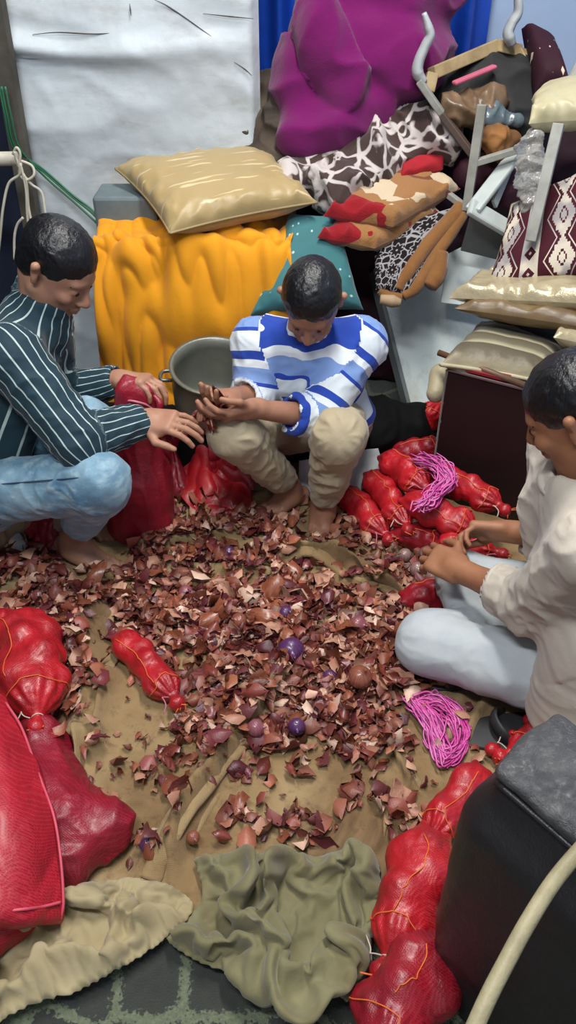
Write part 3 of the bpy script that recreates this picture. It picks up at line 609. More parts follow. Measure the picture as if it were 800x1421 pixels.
# ------------------------------------------------------------------ upturned table frame and chairs on the heap
WOODL = flat_mat('pale_plywood', (172, 150, 110), .6, c2=(140, 116, 80), scale=12); GREYP = flat_mat('grey_paint', (160, 160, 152), .5, c2=(120, 118, 110)); SILVER = flat_mat('silver_leg', (176, 180, 182), .35)
ut = thing('upturned_table', P(660, 160, y=2.80), 'upside-down small table with octagonal plywood frame and curved silver legs', 'table')
fp = [(594, 128), (600, 102), (688, 64), (722, 72), (752, 138)]; ys_ = [2.66, 2.68, 2.84, 2.84, 2.72]
for i in range(4):
    a, b = P(*fp[i], y=ys_[i]), P(*fp[i + 1], y=ys_[i + 1]); put('frame_side', *beam(a, b, .035, .035, (0, .4, 1)), WOODL, ut, smooth=False, bevel=.003)
for pts in ([(589, 18), (595, 38), (597, 50), (590, 65), (582, 84), (580, 100), (588, 114)], [(717, -22), (720, 14), (711, 32), (706, 46), (711, 62)]):
    V, F = tube([P(a, b, y=2.66 if a < 650 else 2.80) for a, b in pts], [.012, .022, .024, .024, .026, .03, .022], 12, 8, flat=.6); put('curved_leg', V, F, SILVER, ut)
put('brace', *beam(P(582, 112, y=2.64), P(614, 158, y=2.62), .03, .02), GREYP, ut, smooth=False, bevel=.003)
put('brace', *beam(P(614, 158, y=2.62), P(656, 214, y=2.58), .03, .02), flat_mat('brace_brown', (88, 70, 62), .6), ut, smooth=False, bevel=.003)  # lower piece of the brace is brown
blob('black_bag', [c_((630, 130), (715, 110), 2.80, 2.82, .07, .07), c_((700, 150), (730, 170), 2.76, 2.74, .08, .07), c_((650, 165), (700, 190), 2.80, 2.78, .06, .07)], flat_mat('black_fabric', (36, 35, 36), .8), .008, .02, 6, .02, 6, 3, label='black fabric bag stuffed inside the upturned table', cat='bag')
blob('brown_plastic_bag', [c_((628, 145), (680, 150), 2.66, 2.68, .035, .04), c_((640, 160), (665, 170), 2.64, 2.64, .03, .02)], flat_mat('brown_plastic', (98, 76, 56), .35, c2=(128, 104, 78), scale=14), .006, .015, 9, .03, 9, 5, label='crumpled brown plastic bag below the upturned table frame', cat='bag')
blob('grey_plastic_bag', [c_((682, 158), (712, 166), 2.62, 2.64, .026, .022)], flat_mat('grey_blue_plastic', (96, 110, 116), .25), .005, .012, 12, .02, 12, 6, label='small grey-blue plastic bag beside the brown plastic bag', cat='bag')
blob('orange_cloth', [c_((680, 190), (706, 196), 2.58, 2.6, .028, .024), c_((690, 205), (700, 214), 2.58, 2.56, .022, .014)], flat_mat('ochre_cloth', (150, 100, 48), .8, c2=(88, 58, 32)), .006, .012, 10, .02, 10, 7, label='small ochre cloth tucked under the grey-blue bag', cat='cloth')
o = put('pink_strip', *beam(P(630, 116, y=2.66), P(688, 92, y=2.72), .025, .012), flat_mat('pink_plastic', (196, 96, 120), .5), smooth=False, bevel=.005); tag(o, 'pink plastic strip lying inside the upturned table frame', 'strip')
bk = thing('plastic_chair', P(690, 330, y=2.5), 'overturned white plastic chair lying on the heap', 'chair')
WPL = flat_mat('white_plastic', (188, 196, 194), .35, c2=(168, 176, 172))
put('arm_rest', *beam(P(718, 212, y=2.56), P(656, 292, y=2.40), .05, .018, (-.6, -.6, .5)), WPL, bk, smooth=False, bevel=.006)
put('front_rail', *beam(P(652, 286, y=2.40), P(706, 318, y=2.42), .05, .022, (0, -.7, .7)), WPL, bk, smooth=False, bevel=.007)
put('inner_rib', *beam(P(712, 222, y=2.60), P(686, 284, y=2.46), .012, .03, (-.6, -.6, .5)), WPL, bk, smooth=False, bevel=.003)
put('seat_panel', *quad_slab([P(640, 345, y=2.52), P(655, 292, y=2.43), P(706, 322, y=2.46), P(700, 360, y=2.52)], .008), flat_mat('grey_translucent', (118, 120, 120), .4), bk, smooth=False)
st = thing('grey_stool', P(690, 330, y=2.45), 'upside-down grey stool with thin square legs poking up from the heap', 'stool')
for a, b, y1, y2, wd in (((670, 145), (648, 292), 2.52, 2.50, .027), ((776, 172), (737, 335), 2.32, 2.22, .030)):
    put('leg', *beam(P(*a, y=y1), P(*b, y=y2), wd, wd * .8), GREYP, st, smooth=False, bevel=.002)
put('rail', *beam(P(660, 226, y=2.51), P(725, 206, y=2.50), .026, .018), GREYP, st, smooth=False, bevel=.002)
put('rail', *beam(P(612, 262, y=2.62), P(652, 292, y=2.52), .02, .018), GREYP, st, smooth=False, bevel=.002)
blob('maroon_pillow', [c_((700, 262), (728, 275), 2.6, 2.6, .06, .06), c_((650, 240), (690, 232), 2.68, 2.68, .05, .05)], flat_mat('plum_fabric', (72, 26, 44), .8), .008, .01, 6, .01, 6, 8, label='plain plum-coloured pillow behind the white plastic chair', cat='pillow')
# clear plastic wrap
m = Mat('clear_wrap', .12, .7, Transmission_Weight=.75); m.base((235, 233, 226)); v = m.coord(); m.link(m.bump(m.noise(v, 40, 3), .6, .01), 'Normal'); WRAP = m.m
blob('clear_plastic_wrap', [c_((738, 190), (735, 232), 2.42, 2.40, .024, .038, .02), c_((738, 240), (742, 290), 2.38, 2.36, .034, .026, .02)], WRAP, .005, .012, 16, .02, 18, 6, 1, label='crumpled clear plastic wrap hanging beside the thin grey stool leg', cat='wrap')
# cushions of the right heap
m = Mat('maroon_print', .75, .25); v = m.attr('uv3'); x, y, z = m.xyz(v)
mx = m.mapping(v, (4, 5, 1)); ch = m.n('ShaderNodeTexVoronoi', {'Vector': mx, 'Scale': 1.0, 'Randomness': .5}, distance='MANHATTAN').outputs['Distance']
m.base(m.mix(m.grey(ch, .24, .27), (205, 190, 172), (48, 18, 30))); DKPRINT = m.m
cushion('dark_cushion', [P(742, 134, y=2.66), P(792, 118, y=2.62), P(768, 66, y=2.86), P(724, 40, y=2.92)], .13, DKPRINT, 'dark maroon cushion with white marks leaning on the back wall', seed=2, wr=.004)
cushion('cream_pillow', [P(734, 172, y=2.40), P(830, 168, y=2.36), P(850, 100, y=2.62), P(738, 138, y=2.58)], .10, flat_mat('cream_satin', (190, 182, 146), .45, c2=(172, 162, 128)), 'cream satin pillow at the right edge above the grey stool leg', 'pillow', seed=4, wr=.010)
o = put('chair_back', *quad_slab([P(776, 128, y=2.66), P(812, 122, y=2.64), P(822, 60, y=2.74), P(800, 84, y=2.72)], .02), GREYP, smooth=False, bevel=.004); tag(o, 'piece of a grey plastic chair back above the cream pillow', 'chair')
# patterned (kilim) cushion
m = Mat('kilim', .8, .2); v = m.attr('uv3'); u, vv, z = m.xyz(v)
def frac(a): return m.math('FRACT', a)
def absd(a, b): return m.math('ABSOLUTE', m.math('SUBTRACT', a, b))
U4 = m.math('MULTIPLY', u, 2.15); band = frac(m.math('ADD', U4, .08))
vv5 = m.math('MULTIPLY', vv, 5.0); dia = m.math('ADD', m.math('MULTIPLY', absd(band, .84), 3.4), absd(frac(vv5), .5))
instripe = m.math('LESS_THAN', absd(band, .84), .145); diam = m.math('LESS_THAN', dia, .34); dot = m.math('LESS_THAN', dia, .09)
vs = m.math('MULTIPLY', vv, 2.6); mx_ = m.math('MULTIPLY', absd(band, .36), 1.1); my_ = m.math('MULTIPLY', absd(frac(vs), .5), .42)
stepx = m.math('DIVIDE', m.math('FLOOR', m.math('MULTIPLY', mx_, 36.0)), 36.0); stepy = m.math('DIVIDE', m.math('FLOOR', m.math('MULTIPLY', my_, 36.0)), 36.0)
man = m.math('ADD', stepx, stepy); mxm = m.math('MAXIMUM', stepx, stepy)
star = m.math('MAXIMUM', m.math('LESS_THAN', man, .20), m.math('LESS_THAN', mxm, .13)); core = m.math('LESS_THAN', man, .07); core2 = m.math('LESS_THAN', man, .03)
lat = m.math('LESS_THAN', absd(m.math('ADD', mx_, my_), .315), .012)
f = m.math('SUBTRACT', m.math('MAXIMUM', m.math('ADD', star, core2), lat), core); f = m.math('MAXIMUM', m.math('MULTIPLY', f, m.math('SUBTRACT', 1.0, instripe)), m.math('MULTIPLY', instripe, m.math('MAXIMUM', m.math('SUBTRACT', 1.0, diam), dot)))
f = m.math('MINIMUM', m.math('MAXIMUM', f, 0.0), 1.0); cr = m.mix(m.grey(m.noise(m.coord(), 9, 2), .45, .55), (206, 194, 176), (152, 146, 146))
m.base(m.mix(f, (66, 20, 32), cr)); m.link(m.bump(m.noise(m.coord(), 160, 2), .3, .003), 'Normal'); KILIM = m.m
cushion('patterned_cushion', [P(668, 418, y=2.26), P(868, 380, y=2.16), P(850, 215, y=2.36), P(712, 285, y=2.44)], .13, KILIM, 'maroon cushion with cream stars and diamonds leaning at the right', piping=flat_mat('cream_piping', (196, 184, 164), .8), n=56, seed=6, pr=.006)
m = Mat('gold_satin', .3, .6, Metallic=.25); v = m.coord(); m.base(m.mix(m.noise(v, 5, 3), (196, 182, 150), (168, 152, 118))); m.link(m.bump(m.noise(v, 18, 4), .5, .012), 'Normal'); GOLD = m.m
cushion('gold_cushion', [P(622, 414, y=2.20), P(850, 424, y=2.02), P(840, 380, y=2.32), P(680, 384, y=2.42)], .09, GOLD, 'shiny pale gold cushion directly under the patterned cushion', seed=7, wr=.010)
cushion('gold_cushion', [P(630, 428, y=2.16), P(855, 462, y=1.98), P(850, 410, y=2.30), P(690, 400, y=2.42)], .08, flat_mat('dull_gold', (120, 98, 66), .4, c2=(96, 76, 50)), 'dull brown gold cushion between the pale gold and striped cushions', seed=9, wr=.006)
cushion('gold_cushion', [P(768, 468, y=2.02), P(860, 490, y=1.96), P(860, 452, y=2.2), P(778, 455, y=2.2)], .07, GOLD, 'small shiny gold cushion at the right edge beside the striped cushion', seed=12)
m = Mat('striped_satin', .5, .4, Sheen_Weight=.15); v = m.attr('uv3'); x, y, z = m.xyz(v); yy = m.math('ADD', y, m.math('MULTIPLY', m.noise(m.coord(), 8, 2), .05))
m.base(m.ramp(yy, [(0, (176, 164, 134)), (.10, (100, 90, 70)), (.24, (86, 76, 58)), (.26, (178, 168, 138)), (.36, (112, 104, 82)), (.50, (92, 82, 62)), (.53, (182, 172, 142)), (.62, (122, 112, 88)), (.74, (80, 72, 56)), (.78, (170, 158, 128)), (.9, (110, 100, 78)), (1, (160, 150, 122))]))
sp_ = m.grey(m.noise(m.mapping(v, (30, 8, 1)), 1.0, 3, .6), .6, .7); m.link(m.bump(m.noise(m.coord(), 30, 4), .4, .008), 'Normal'); STR = m.m
cushion('striped_cushion', [P(612, 506, y=1.98), P(752, 530, y=1.92), P(795, 500, y=2.14), P(664, 452, y=2.32)], .12, STR, 'striped beige and brown cushion lying on the dark brown box', piping=flat_mat('cream_braid', (196, 184, 152), .8), pr=.006, seed=10, wr=.006)
blob('striped_bolster', [c_((606, 545), (612, 520), 2.04, 2.10, .03, .035)], STR, .006, .006, 10, label='end of a beige cushion squeezed behind the dark box', cat='cushion')

# ------------------------------------------------------------------ dark brown box
dbx = thing('brown_box', (.45, 1.995, 0), 'dark brown box table behind the man in white', 'box')
m = Mat('dark_laminate', .5, .35); v = m.coord(); m.base(m.mix(m.noise(v, 5, 3), (42, 22, 24), (32, 17, 19))); m.link(m.bump(m.noise(v, 250, 2), .25, .001), 'Normal'); DKL = m.m
dv = Vector((.86, -.51, 0)).normalized(); bv = Vector((.51, .86, 0)); o0 = Vector((.45, 1.995, 0)); ang = math.atan2(dv.y, dv.x)
def bx(u, v_, z, su, sv, sz): c = o0 + dv * u + bv * v_; return box((c.x, c.y, z), (su, sv, sz), ang)
put('body', *bx(.40, .22, .225, .80, .44, .45), DKL, dbx, smooth=False, bevel=.004)
put('metal_edging', *bx(-.002, -.002, .225, .005, .005, .45), flat_mat('edge_metal', (140, 136, 130), .4), dbx, smooth=False)
put('top_edging', *bx(.40, -.004, .452, .80, .006, .005), flat_mat('edge_line', (116, 92, 92), .5), dbx, smooth=False)
put('wooden_rail', *tube([o0 + dv * -.05 + bv * .05 + Vector((0, 0, .468)), o0 + dv * .22 + bv * .0 + Vector((0, 0, .462))], .009, 10, smooth=False), flat_mat('rail_wood', (110, 78, 56), .5), dbx)
put('red_strip', *bx(.10, .02, .459, .14, .03, .008), flat_mat('red_tape', (150, 40, 48), .5), dbx, smooth=False)
# ------------------------------------------------------------------ people
def skin_mat(name, c1, c2):
    m = Mat(name, .5, .35, Subsurface_Weight=.08); m.b.inputs['Subsurface Radius'].default_value = (.02, .008, .004); v = m.coord()
    m.base(m.mix(m.grey(m.noise(v, 12, 4), .3, .7), c1, c2)); m.link(m.bump(m.noise(v, 90, 4), .25, .002), 'Normal'); return m.m
SKIN_L, SKIN_M, SKIN_R = skin_mat('skin_light_brown', (176, 132, 108), (158, 112, 90)), skin_mat('skin_tan', (168, 122, 98), (148, 102, 80)), skin_mat('skin_brown', (164, 114, 84), (140, 92, 66))
HAIR = Mat('black_hair', .38, .5); v = HAIR.coord(); HAIR.base((16, 15, 18)); HAIR.link(HAIR.bump(HAIR.noise(HAIR.mapping(v, (1, 1, .35)), 160, 3), .6, .004), 'Normal'); HAIR = HAIR.m
EYEW, EYEB = flat_mat('eye_white', (205, 198, 190), .3), flat_mat('eye_dark', (28, 18, 14), .2)
def unit(v): v = np.array(v, float); return v / (np.linalg.norm(v) + 1e-12)
def frame(fwd, up):
    x = unit(fwd); y = unit(np.cross(up, x)); return np.stack([x, y, np.cross(x, y)], 1)     # columns: forward, left, up
def head_prims(c, R, s=1.0, k=.012):
    """a head about 0.22 m high; local x = face, y = left, z = up"""
    def p(x, y, z): return np.array(c) + R @ (np.array([x, y, z]) * s)
    E = lambda x, y, z, rx, ry, rz, kk=k: ('e', p(x, y, z), (rx * s, ry * s, rz * s), R, kk)
    C = lambda a, b, r1, r2, kk=k: ('c', p(*a), p(*b), r1 * s, r2 * s, kk)
    L = [E(-.012, 0, .030, .094, .074, .080), E(.018, 0, -.028, .068, .060, .078, .02), C((.050, 0, -.088), (.062, 0, -.090), .022, .020, .02),
         C((-.010, .048, -.050), (.045, .022, -.086), .024, .020, .02), C((-.010, -.048, -.050), (.045, -.022, -.086), .024, .020, .02),
         E(.066, 0, .024, .018, .048, .012, .012), C((.078, 0, .014), (.100, 0, -.026), .008, .0125, .008), E(.090, .013, -.030, .010, .008, .008, .005), E(.090, -.013, -.030, .010, .008, .008, .005),
         E(.060, .040, -.022, .020, .020, .018, .012), E(.060, -.040, -.022, .020, .020, .018, .012)]
    L += [('-e', p(.088, sy * .032, .002), (.014 * s, .016 * s, .010 * s), R, .008) for sy in (1, -1)]
    L += [E(.069, sy * .031, .002, .012, .0135, .0105, .002) for sy in (1, -1)]
    L += [C((.083, -.020, -.056), (.090, 0, -.054), .0050, .0060, .003), C((.083, .020, -.056), (.090, 0, -.054), .0050, .0060, .003), C((.081, -.016, -.065), (.088, 0, -.066), .0055, .0070, .003), C((.081, .016, -.065), (.088, 0, -.066), .0055, .0070, .003)]
    for sy in (1, -1):
        L += [C((-.012, sy * .076, -.022), (-.020, sy * .086, .022), .008, .012, .006), ('-e', p(-.010, sy * .092, .004), (.009 * s, .008 * s, .015 * s), R, .004)]
    return L, p
def hand_prims(wrist, d, n, size=1.0, curl=(.5, .6, .5), spread=.10, thumb=1, thumb_in=.35, k=.006, curls=None):
    """palm towards n; fingers leave along d; thumb +1/-1 picks the side"""
    d = unit(d); n = unit(np.array(n) - d * np.dot(n, d)); s = np.cross(n, d) * thumb; w = np.array(wrist, float); S = size
    L = [('b', w + d * .045 * S, (.048 * S, .038 * S, .014 * S), np.stack([d, s, n], 1), .013 * S, .012), ('c', w - d * .02 * S, w + d * .025 * S, .024 * S, .026 * S, .015)]
    L += [('c', w + d * .02 * S + s * .022 * S + n * .006 * S, w + d * .055 * S + s * .030 * S + n * .010 * S, .015 * S, .013 * S, .012)]
    lens = [(.040, .025, .020), (.045, .029, .021), (.042, .027, .020), (.033, .020, .017)]; pos = [.027, .009, -.009, -.027]; rad = [.0088, .0092, .0088, .0078]
    for i in range(4):
        cu = curls[i] if curls else curl; base = w + d * (.083 - .006 * abs(i - 1.2)) * S + s * pos[i] * S; a = 0; dd = unit(d + s * spread * (1.5 - i)); q = base; r = rad[i] * S
        L.append(('c', base - d * .03 * S, base, r * 1.1, r * 1.08, .006))
        for j in range(3):
            a += cu[j]; v_ = dd * math.cos(a) + n * math.sin(a); e = q + v_ * lens[i][j] * S; L.append(('c', q, e, r * (1.05 - .06 * j), r * (.98 - .08 * j), .0015)); q = e
    b = w + d * .028 * S + s * .032 * S + n * .006 * S; v1 = unit(d * .75 + s * .8 + n * .25); q = b + v1 * .038 * S; v2 = unit(d * .95 + s * (.35 - thumb_in) + n * .35); e = q + v2 * .030 * S
    L += [('c', b, q, .0125 * S, .0105 * S, .007), ('c', q, e, .0105 * S, .0095 * S, .002), ('c', e, e + unit(v2 + n * .2) * .022 * S, .0095 * S, .0075 * S, .002)]
    return L
def foot_prims(ankle, toe, S=1.0, side=1, up=(0, 0, 1), heel=.045, gz=.012):
    """ankle above ground, toe = big toe tip near ground"""
    a, t = np.array(ankle, float), np.array(toe, float); f = t - a; f = f - np.array(up) * np.dot(f, up); L_ = np.linalg.norm(f); d = f / L_; u = np.array(up, float); s = np.cross(u, d) * side; g = t - d * 0
    base = lambda x, y, z: a - u * (np.dot(a - t, u)) + d * x + s * y + u * z     # x along the foot from the ankle, z above the toe's centre line
    P_ = [('c', base(-heel, 0, .018), base(-.005, 0, .028), .029 * S, .030 * S, .02), ('c', a, base(0, 0, .03), .031 * S, .034 * S, .02),
          ('c', base(.0, .004, .052), base(L_ - .055, .010, .010), .032 * S, .018 * S, .025), ('c', base(0, -.012, .028), base(L_ - .065, -.022, .004), .028 * S, .016 * S, .02),
          ('c', base(L_ - .07, .016, .006), base(L_ - .05, .020, .004), .019 * S, .017 * S, .015), ('c', base(0, .028, .03), base(.01, .03, .032), .010 * S, .010 * S, .01), ('c', base(-.005, -.028, .025), base(.0, -.03, .028), .010 * S, .010 * S, .01)]
    for i, (yy, ln, r) in enumerate(((.024, .050, .0115), (.007, .048, .0085), (-.006, .041, .0080), (-.018, .033, .0075), (-.030, .026, .0075))):
        b = base(L_ - .055 + .003 * 0 - .004 * i, yy * S, .003); m_ = b + d * ln * .55 + u * .006; P_ += [('c', b, m_, r * S, r * S, .005), ('c', m_, m_ + d * ln * .45 - u * .008, r * 1.02 * S, r * .95 * S, .002)]
    return P_
def limb_coords(V, segs):
    """nearest bone of each vertex: angle around it (as a 2-vector) and metres along it"""
    best = np.full(len(V), 1e9); out = np.zeros((len(V), 3)); sid = np.zeros(len(V)); acc = 0
    for q, (a, b, ref, off, rad) in enumerate(segs):
        a, b = np.array(a, float), np.array(b, float); d = b - a; L = np.linalg.norm(d); d /= L; h = np.clip((V - a) @ d, 0, L); c = V - a - h[:, None] * d; dist = np.linalg.norm(c, axis=1) - rad
        e1 = unit(np.array(ref) - d * np.dot(ref, d)); e2 = np.cross(d, e1); m_ = dist < best
        best = np.where(m_, dist, best); out[m_] = np.stack([c @ e1, c @ e2, off + (V - a) @ d], 1)[m_]; sid[m_] = q
    return out, sid
def drape_wr(V, N, segs, amp=.006, seed=0, gap=.045):
    """cloth wrinkles that run round the limbs, stronger near the joints"""
    L, sid = limb_coords(V, segs); ang = np.arctan2(L[:, 1], L[:, 0]); q = col3(np.cos(ang) * .9, np.sin(ang) * .9 + L[:, 2] * 3, L[:, 2] / gap + sid * 7.7)
    q = q + .5 * col3(noise3(q * .7, 1), noise3(q * .7, 2), noise3(q * .7, 5)); return amp * (ridged(q * np.array([1, 1, .55]), 2, seed, .8) - .35) * (.6 + .8 * noise3(V * 6, seed + 3)) * np.clip((np.hypot(L[:, 0], L[:, 1]) - .018) / .03, 0, 1) 
def garment(name, prims, mat, root, vox=.0055, segs=None, amp=.006, wr=.004, ws=12, seed=0, it=2, floor=None, gap=.045, attrs_segs=None):
    V, F = soft(prims, vox, floor); V = relax(V, F, it); N = vnormals(V, F); d = wr * fbm(V * ws, 3, seed)
    if segs: d = d + drape_wr(V, N, segs, amp, seed, gap)
    V = V + N * d[:, None]
    if floor is not None: V[:, 2] = np.maximum(V[:, 2], floor + .001)
    at = {}
    if attrs_segs or segs:
        L, sid = limb_coords(V, attrs_segs or segs); at = {'limb': L, 'sid': sid}
    return put(name, V, F, mat, root, attrs=at)
def hair_and_face(root, c, R, s, p, hair_extra=(), front=.030, beard=False, low=-.03):
    E = lambda x, y, z, rx, ry, rz, kk=.01: ('e', p(x, y, z), (rx * s, ry * s, rz * s), R, kk)
    L = [E(-.018, 0, .042, .096, .081, .080), E(-.050, 0, -.005, .060, .070, .062, .02), *hair_extra,
         ('-b', p(.115, 0, front - .10), (.050 * s, .12 * s, .10 * s), R, .01, .008), ('-b', p(.055, 0, low - .055), (.090 * s, .12 * s, .055 * s), R, .01, .008)]
    V, F = soft(L, .0035); V = relax(V, F, 2); N = vnormals(V, F); V = V + N * (.003 * fbm((V - np.array(c)) * 45, 3, 2))[:, None]; put('hair', V, F, HAIR, root)
    for sy in (1, -1):
        V, F = lathe([(0, .0), (.0050, .0008), (.0062, -.001)], p(.0815, sy * .031, .001), 12, axis=R @ np.array([1., sy * .15, -.1])); put('eye', V, F, EYEB, root)
        V, F = tube([p(.079, sy * .012, .021), p(.077, sy * .030, .025), p(.062, sy * .050, .018)], [.002, .0036, .0015], 8); put('eyebrow', V, F, HAIR, root)

# ---- man in white at the right, sitting cross-legged, facing left
hipN, hipF = np.array([.70, 1.14, .115]), np.array([.74, 1.40, .12])
kneN, kneF = np.array(P(585, 893, z=.110)) + [.015, 0, 0], np.array([.445, 1.50, .115])
ankN, ankF = np.array([.60, 1.42, .06]), np.array([.45, 1.26, .05])
shN, shF = np.array([.555, 1.075, .575]), np.array([.60, 1.43, .565]); elN, elF = np.array(P(742, 838, z=.30)), np.array(P(765, 745, y=1.52))
wrN, wrF = np.array(P(640, 792, z=.25)), np.array(P(702, 737, y=1.53))
neck0, headc = np.array([.585, 1.25, .60]), np.array([.532, 1.265, .745])
rt = thing('person', (.66, 1.25, 0), 'man in white sweatshirt and pale jeans sitting cross-legged at the right', 'person')
RH = frame((-.70, .40, -.58), (-.46, .22, .85)); hp, pf = head_prims(headc, RH, .98)
hdN, hdF = np.array(P(590, 768, z=.235)) - wrN, np.array(P(650, 733, y=1.55)) - wrF
pr = hp + [('c', neck0, headc + RH @ np.array([-.03, 0, -.05]), .058, .054, .02), ('c', neck0 + [.01, 0, -.02], (neck0 + (shN + shF) / 2) / 2 + [.02, 0, -.04], .05, .05, .03),
      ('c', elN, wrN, .040, .027, .02), ('c', elF, wrF, .038, .026, .02), ('c', (shN + neck0) / 2, elN, .045, .038, .02), ('c', (shF + neck0) / 2, elF, .045, .038, .02), ('c', neck0 - [-.03, 0, .12], (hipN + hipF) / 2, .06, .10, .04),
      ('c', hipN, kneN, .06, .05, .03), ('c', hipF, kneF, .06, .05, .03), ('c', kneF, ankF, .045, .033, .02), ('c', kneN, ankN, .04, .03, .02)]
pr += hand_prims(wrN, hdN, (.35, .35, -.75), 1.0, curl=(.45, .7, .5), thumb=1) + hand_prims(wrF, hdF, (.1, -.8, -.45), .98, curl=(.7, .9, .6), thumb=1, thumb_in=.5)
ft = np.array(P(572, 936, z=.025)); pr += foot_prims(ankF + [0, 0, .01], ft, .95, side=-1)
V, F = soft(pr, .0036); V = relax(V, F, 2, .4); V[:, 2] = np.maximum(V[:, 2], .012); put('body', V, F, SKIN_R, rt)
hair_and_face(rt, headc, RH, .98, pf)
SW = cloth_mat('white_sweatshirt', (202, 192, 178), (188, 178, 164), 5, .85, 500, .15, .2)
mid = lambda a, b, t=.5: np.array(a) * (1 - t) + np.array(b) * t
chest, belly = mid(shN, shF) + [.03, 0, -.10], mid(hipN, hipF) + [0.0, 0, .07]
cuffN, cuffF = mid(elN, wrN, .42), mid(elF, wrF, .42)
segR = [(shN, elN, (0, 0, 1), 0, .07), (elN, wrN, (0, 0, 1), .3, .05), (shF, elF, (0, 0, 1), 0, .07), (elF, wrF, (0, 0, 1), .3, .05), (neck0, belly, (0, 1, 0), 0, .16)]
garment('sweatshirt', [('c', chest + [0, -.08, 0], belly + [0, -.05, 0], .105, .125, .05), ('c', chest + [0, .08, 0], belly + [0, .05, 0], .105, .125, .05), ('c', shN, shF, .068, .068, .06), ('c', mid(shN, neck0, .7), mid(shF, neck0, .7), .060, .060, .04),
    ('c', shN, elN, .072, .064, .03), ('c', elN, cuffN, .062, .054, .02), ('c', shF, elF, .070, .060, .03), ('c', elF, cuffF, .058, .048, .02),
    ('b', belly + [.03, -.02, -.075], (.115, .165, .09), Matrix.Rotation(.1, 3, 'Z'), .06, .04), ('c', (.655, 1.10, .28), (.655, 1.085, .11), .125, .128, .05), ('c', neck0 + [.01, 0, -.05], neck0 + [.0, 0, -.02], .085, .064, .03), ('-c', neck0 + [-.015, 0, .03], neck0 + [-.05, 0, .14], .056, .065, .006),
    ('-c', cuffN + (wrN - elN) * .10, cuffN + (wrN - elN) * .6, .045, .05, .004), ('-c', cuffF + (wrF - elF) * .12, cuffF + (wrF - elF) * .6, .042, .05, .004)], SW, rt, .0055, segR, .014, .005, 10, 5, gap=.05, floor=.012)
V, F = tube([cuffN + unit(wrN - elN) * .004 + (np.array([0, -.6, -.8]) * math.cos(a) + np.cross(unit(wrN - elN), np.array([0, -.6, -.8])) * math.sin(a)) * .050 for a in np.linspace(0, 2 * math.pi, 13)], .007, 8, 4); put('rolled_cuff', V, F, SW, rt)
V, F = tube([(.575 + .062 * math.cos(a) * .9 - .02, 1.25 + .072 * math.sin(a), .612 + .020 * math.cos(a) * 1.2) for a in np.linspace(0, 2 * math.pi, 17)], .008, 8, 3); put('collar', V, F, SW, rt)
JN = Mat('pale_jeans', .85, .2, Sheen_Weight=.1); v = JN.coord(); JN.base(JN.mix(JN.grey(JN.noise(v, 5, 5, .6), .35, .65), (168, 176, 182), (190, 194, 194))); JN.link(JN.bump(JN.noise(v, 500, 2), .2, .001, JN.bump(JN.noise(v, 16, 4), .25, .008)), 'Normal'); JN = JN.m
segJ = [(hipN, kneN, (0, 0, 1), 0, .07), (hipF, kneF, (0, 0, 1), 0, .07), (kneN, ankN, (0, 0, 1), .4, .06), (kneF, ankF, (0, 0, 1), .4, .06)]
garment('jeans', [('c', hipN, hipF, .105, .105, .05), ('c', hipN + [-.02, 0, 0], kneN, .094, .070, .03), ('c', hipF, kneF, .082, .060, .03), ('c', kneN, mid(kneN, ankN, .9), .068, .050, .02), ('c', kneF, mid(kneF, ankF, .62), .062, .050, .02),
    ('e', kneN + [.02, 0, .0], (.085, .074, .070), None, .03)], JN, rt, .0055, segJ, .007, .006, 7, 9, floor=.008, gap=.07)
V, F = tube([kneN + [.01, -.070, -.012], mid(kneN, hipN, .3) + [0, -.082, -.018], mid(kneN, hipN, .6) + [0, -.090, -.018], hipN + [-.05, -.100, -.02]], .0016, 6); put('side_seam', V, F, flat_mat('seam_thread', (128, 136, 142), .8), rt)
SLIP = flat_mat('black_rubber', (40, 40, 42), .6)
pts = []
sc = np.array(P(572, 935, z=.01)); sd = unit([ft[0] - ankF[0], ft[1] - ankF[1], 0]); ss = np.array([-sd[1], sd[0], 0])
def sole(L, W, z0, z1, c):
    A = np.linspace(0, 2 * math.pi, 40, endpoint=False); Vv = []
    for z in (z0, z1):
        for a in A: Vv.append(c + sd * (L * math.cos(a)) + ss * (W * math.sin(a) * (1 - .12 * math.cos(a + 1))) + np.array([0, 0, z - c[2]]))
    Fv = [(i, (i + 1) % 40, 40 + (i + 1) % 40, 40 + i) for i in range(40)] + [tuple(range(39, -1, -1)), tuple(range(40, 80))]; return np.array(Vv), Fv
sl = thing('slipper', (sc[0], sc[1], .01), 'black rubber slipper under the folded knee of the man in white', 'slipper')
V, F = sole(.125, .055, .008, .020, sc - sd * .085); put('sole', V, F, SLIP, sl, bevel=.004)
V, F = tube([sc - sd * .085 + ss * .054 + [0, 0, .008], sc - sd * .06 + ss * .035 + [0, 0, .05], sc - sd * .05 + [0, 0, .058], sc - sd * .06 - ss * .035 + [0, 0, .05], sc - sd * .085 - ss * .054 + [0, 0, .008]], .007, 8, 6, flat=2.5); put('strap', V, F, SLIP, sl)
o_ = thing('slipper', (.62, 1.13, .01), 'second black slipper in the shadow under the thigh of the man in white', 'slipper')
sc2 = np.array([.50, 1.10, .01]); sd_, ss_ = sd, ss; sd = unit([-1, -.12, 0]); ss = np.array([-sd[1], sd[0], 0]); V, F = sole(.125, .050, .006, .020, sc2); put('sole', V, F, SLIP, o_, bevel=.004)
V, F = tube([sc2 + ss * .05, sc2 + sd * .03 + ss * .03 + [0, 0, .035], sc2 + sd * .04 + [0, 0, .042], sc2 + sd * .03 - ss * .03 + [0, 0, .035], sc2 - ss * .05], .006, 8, 6, flat=2.5); put('strap', V, F, SLIP, o_)

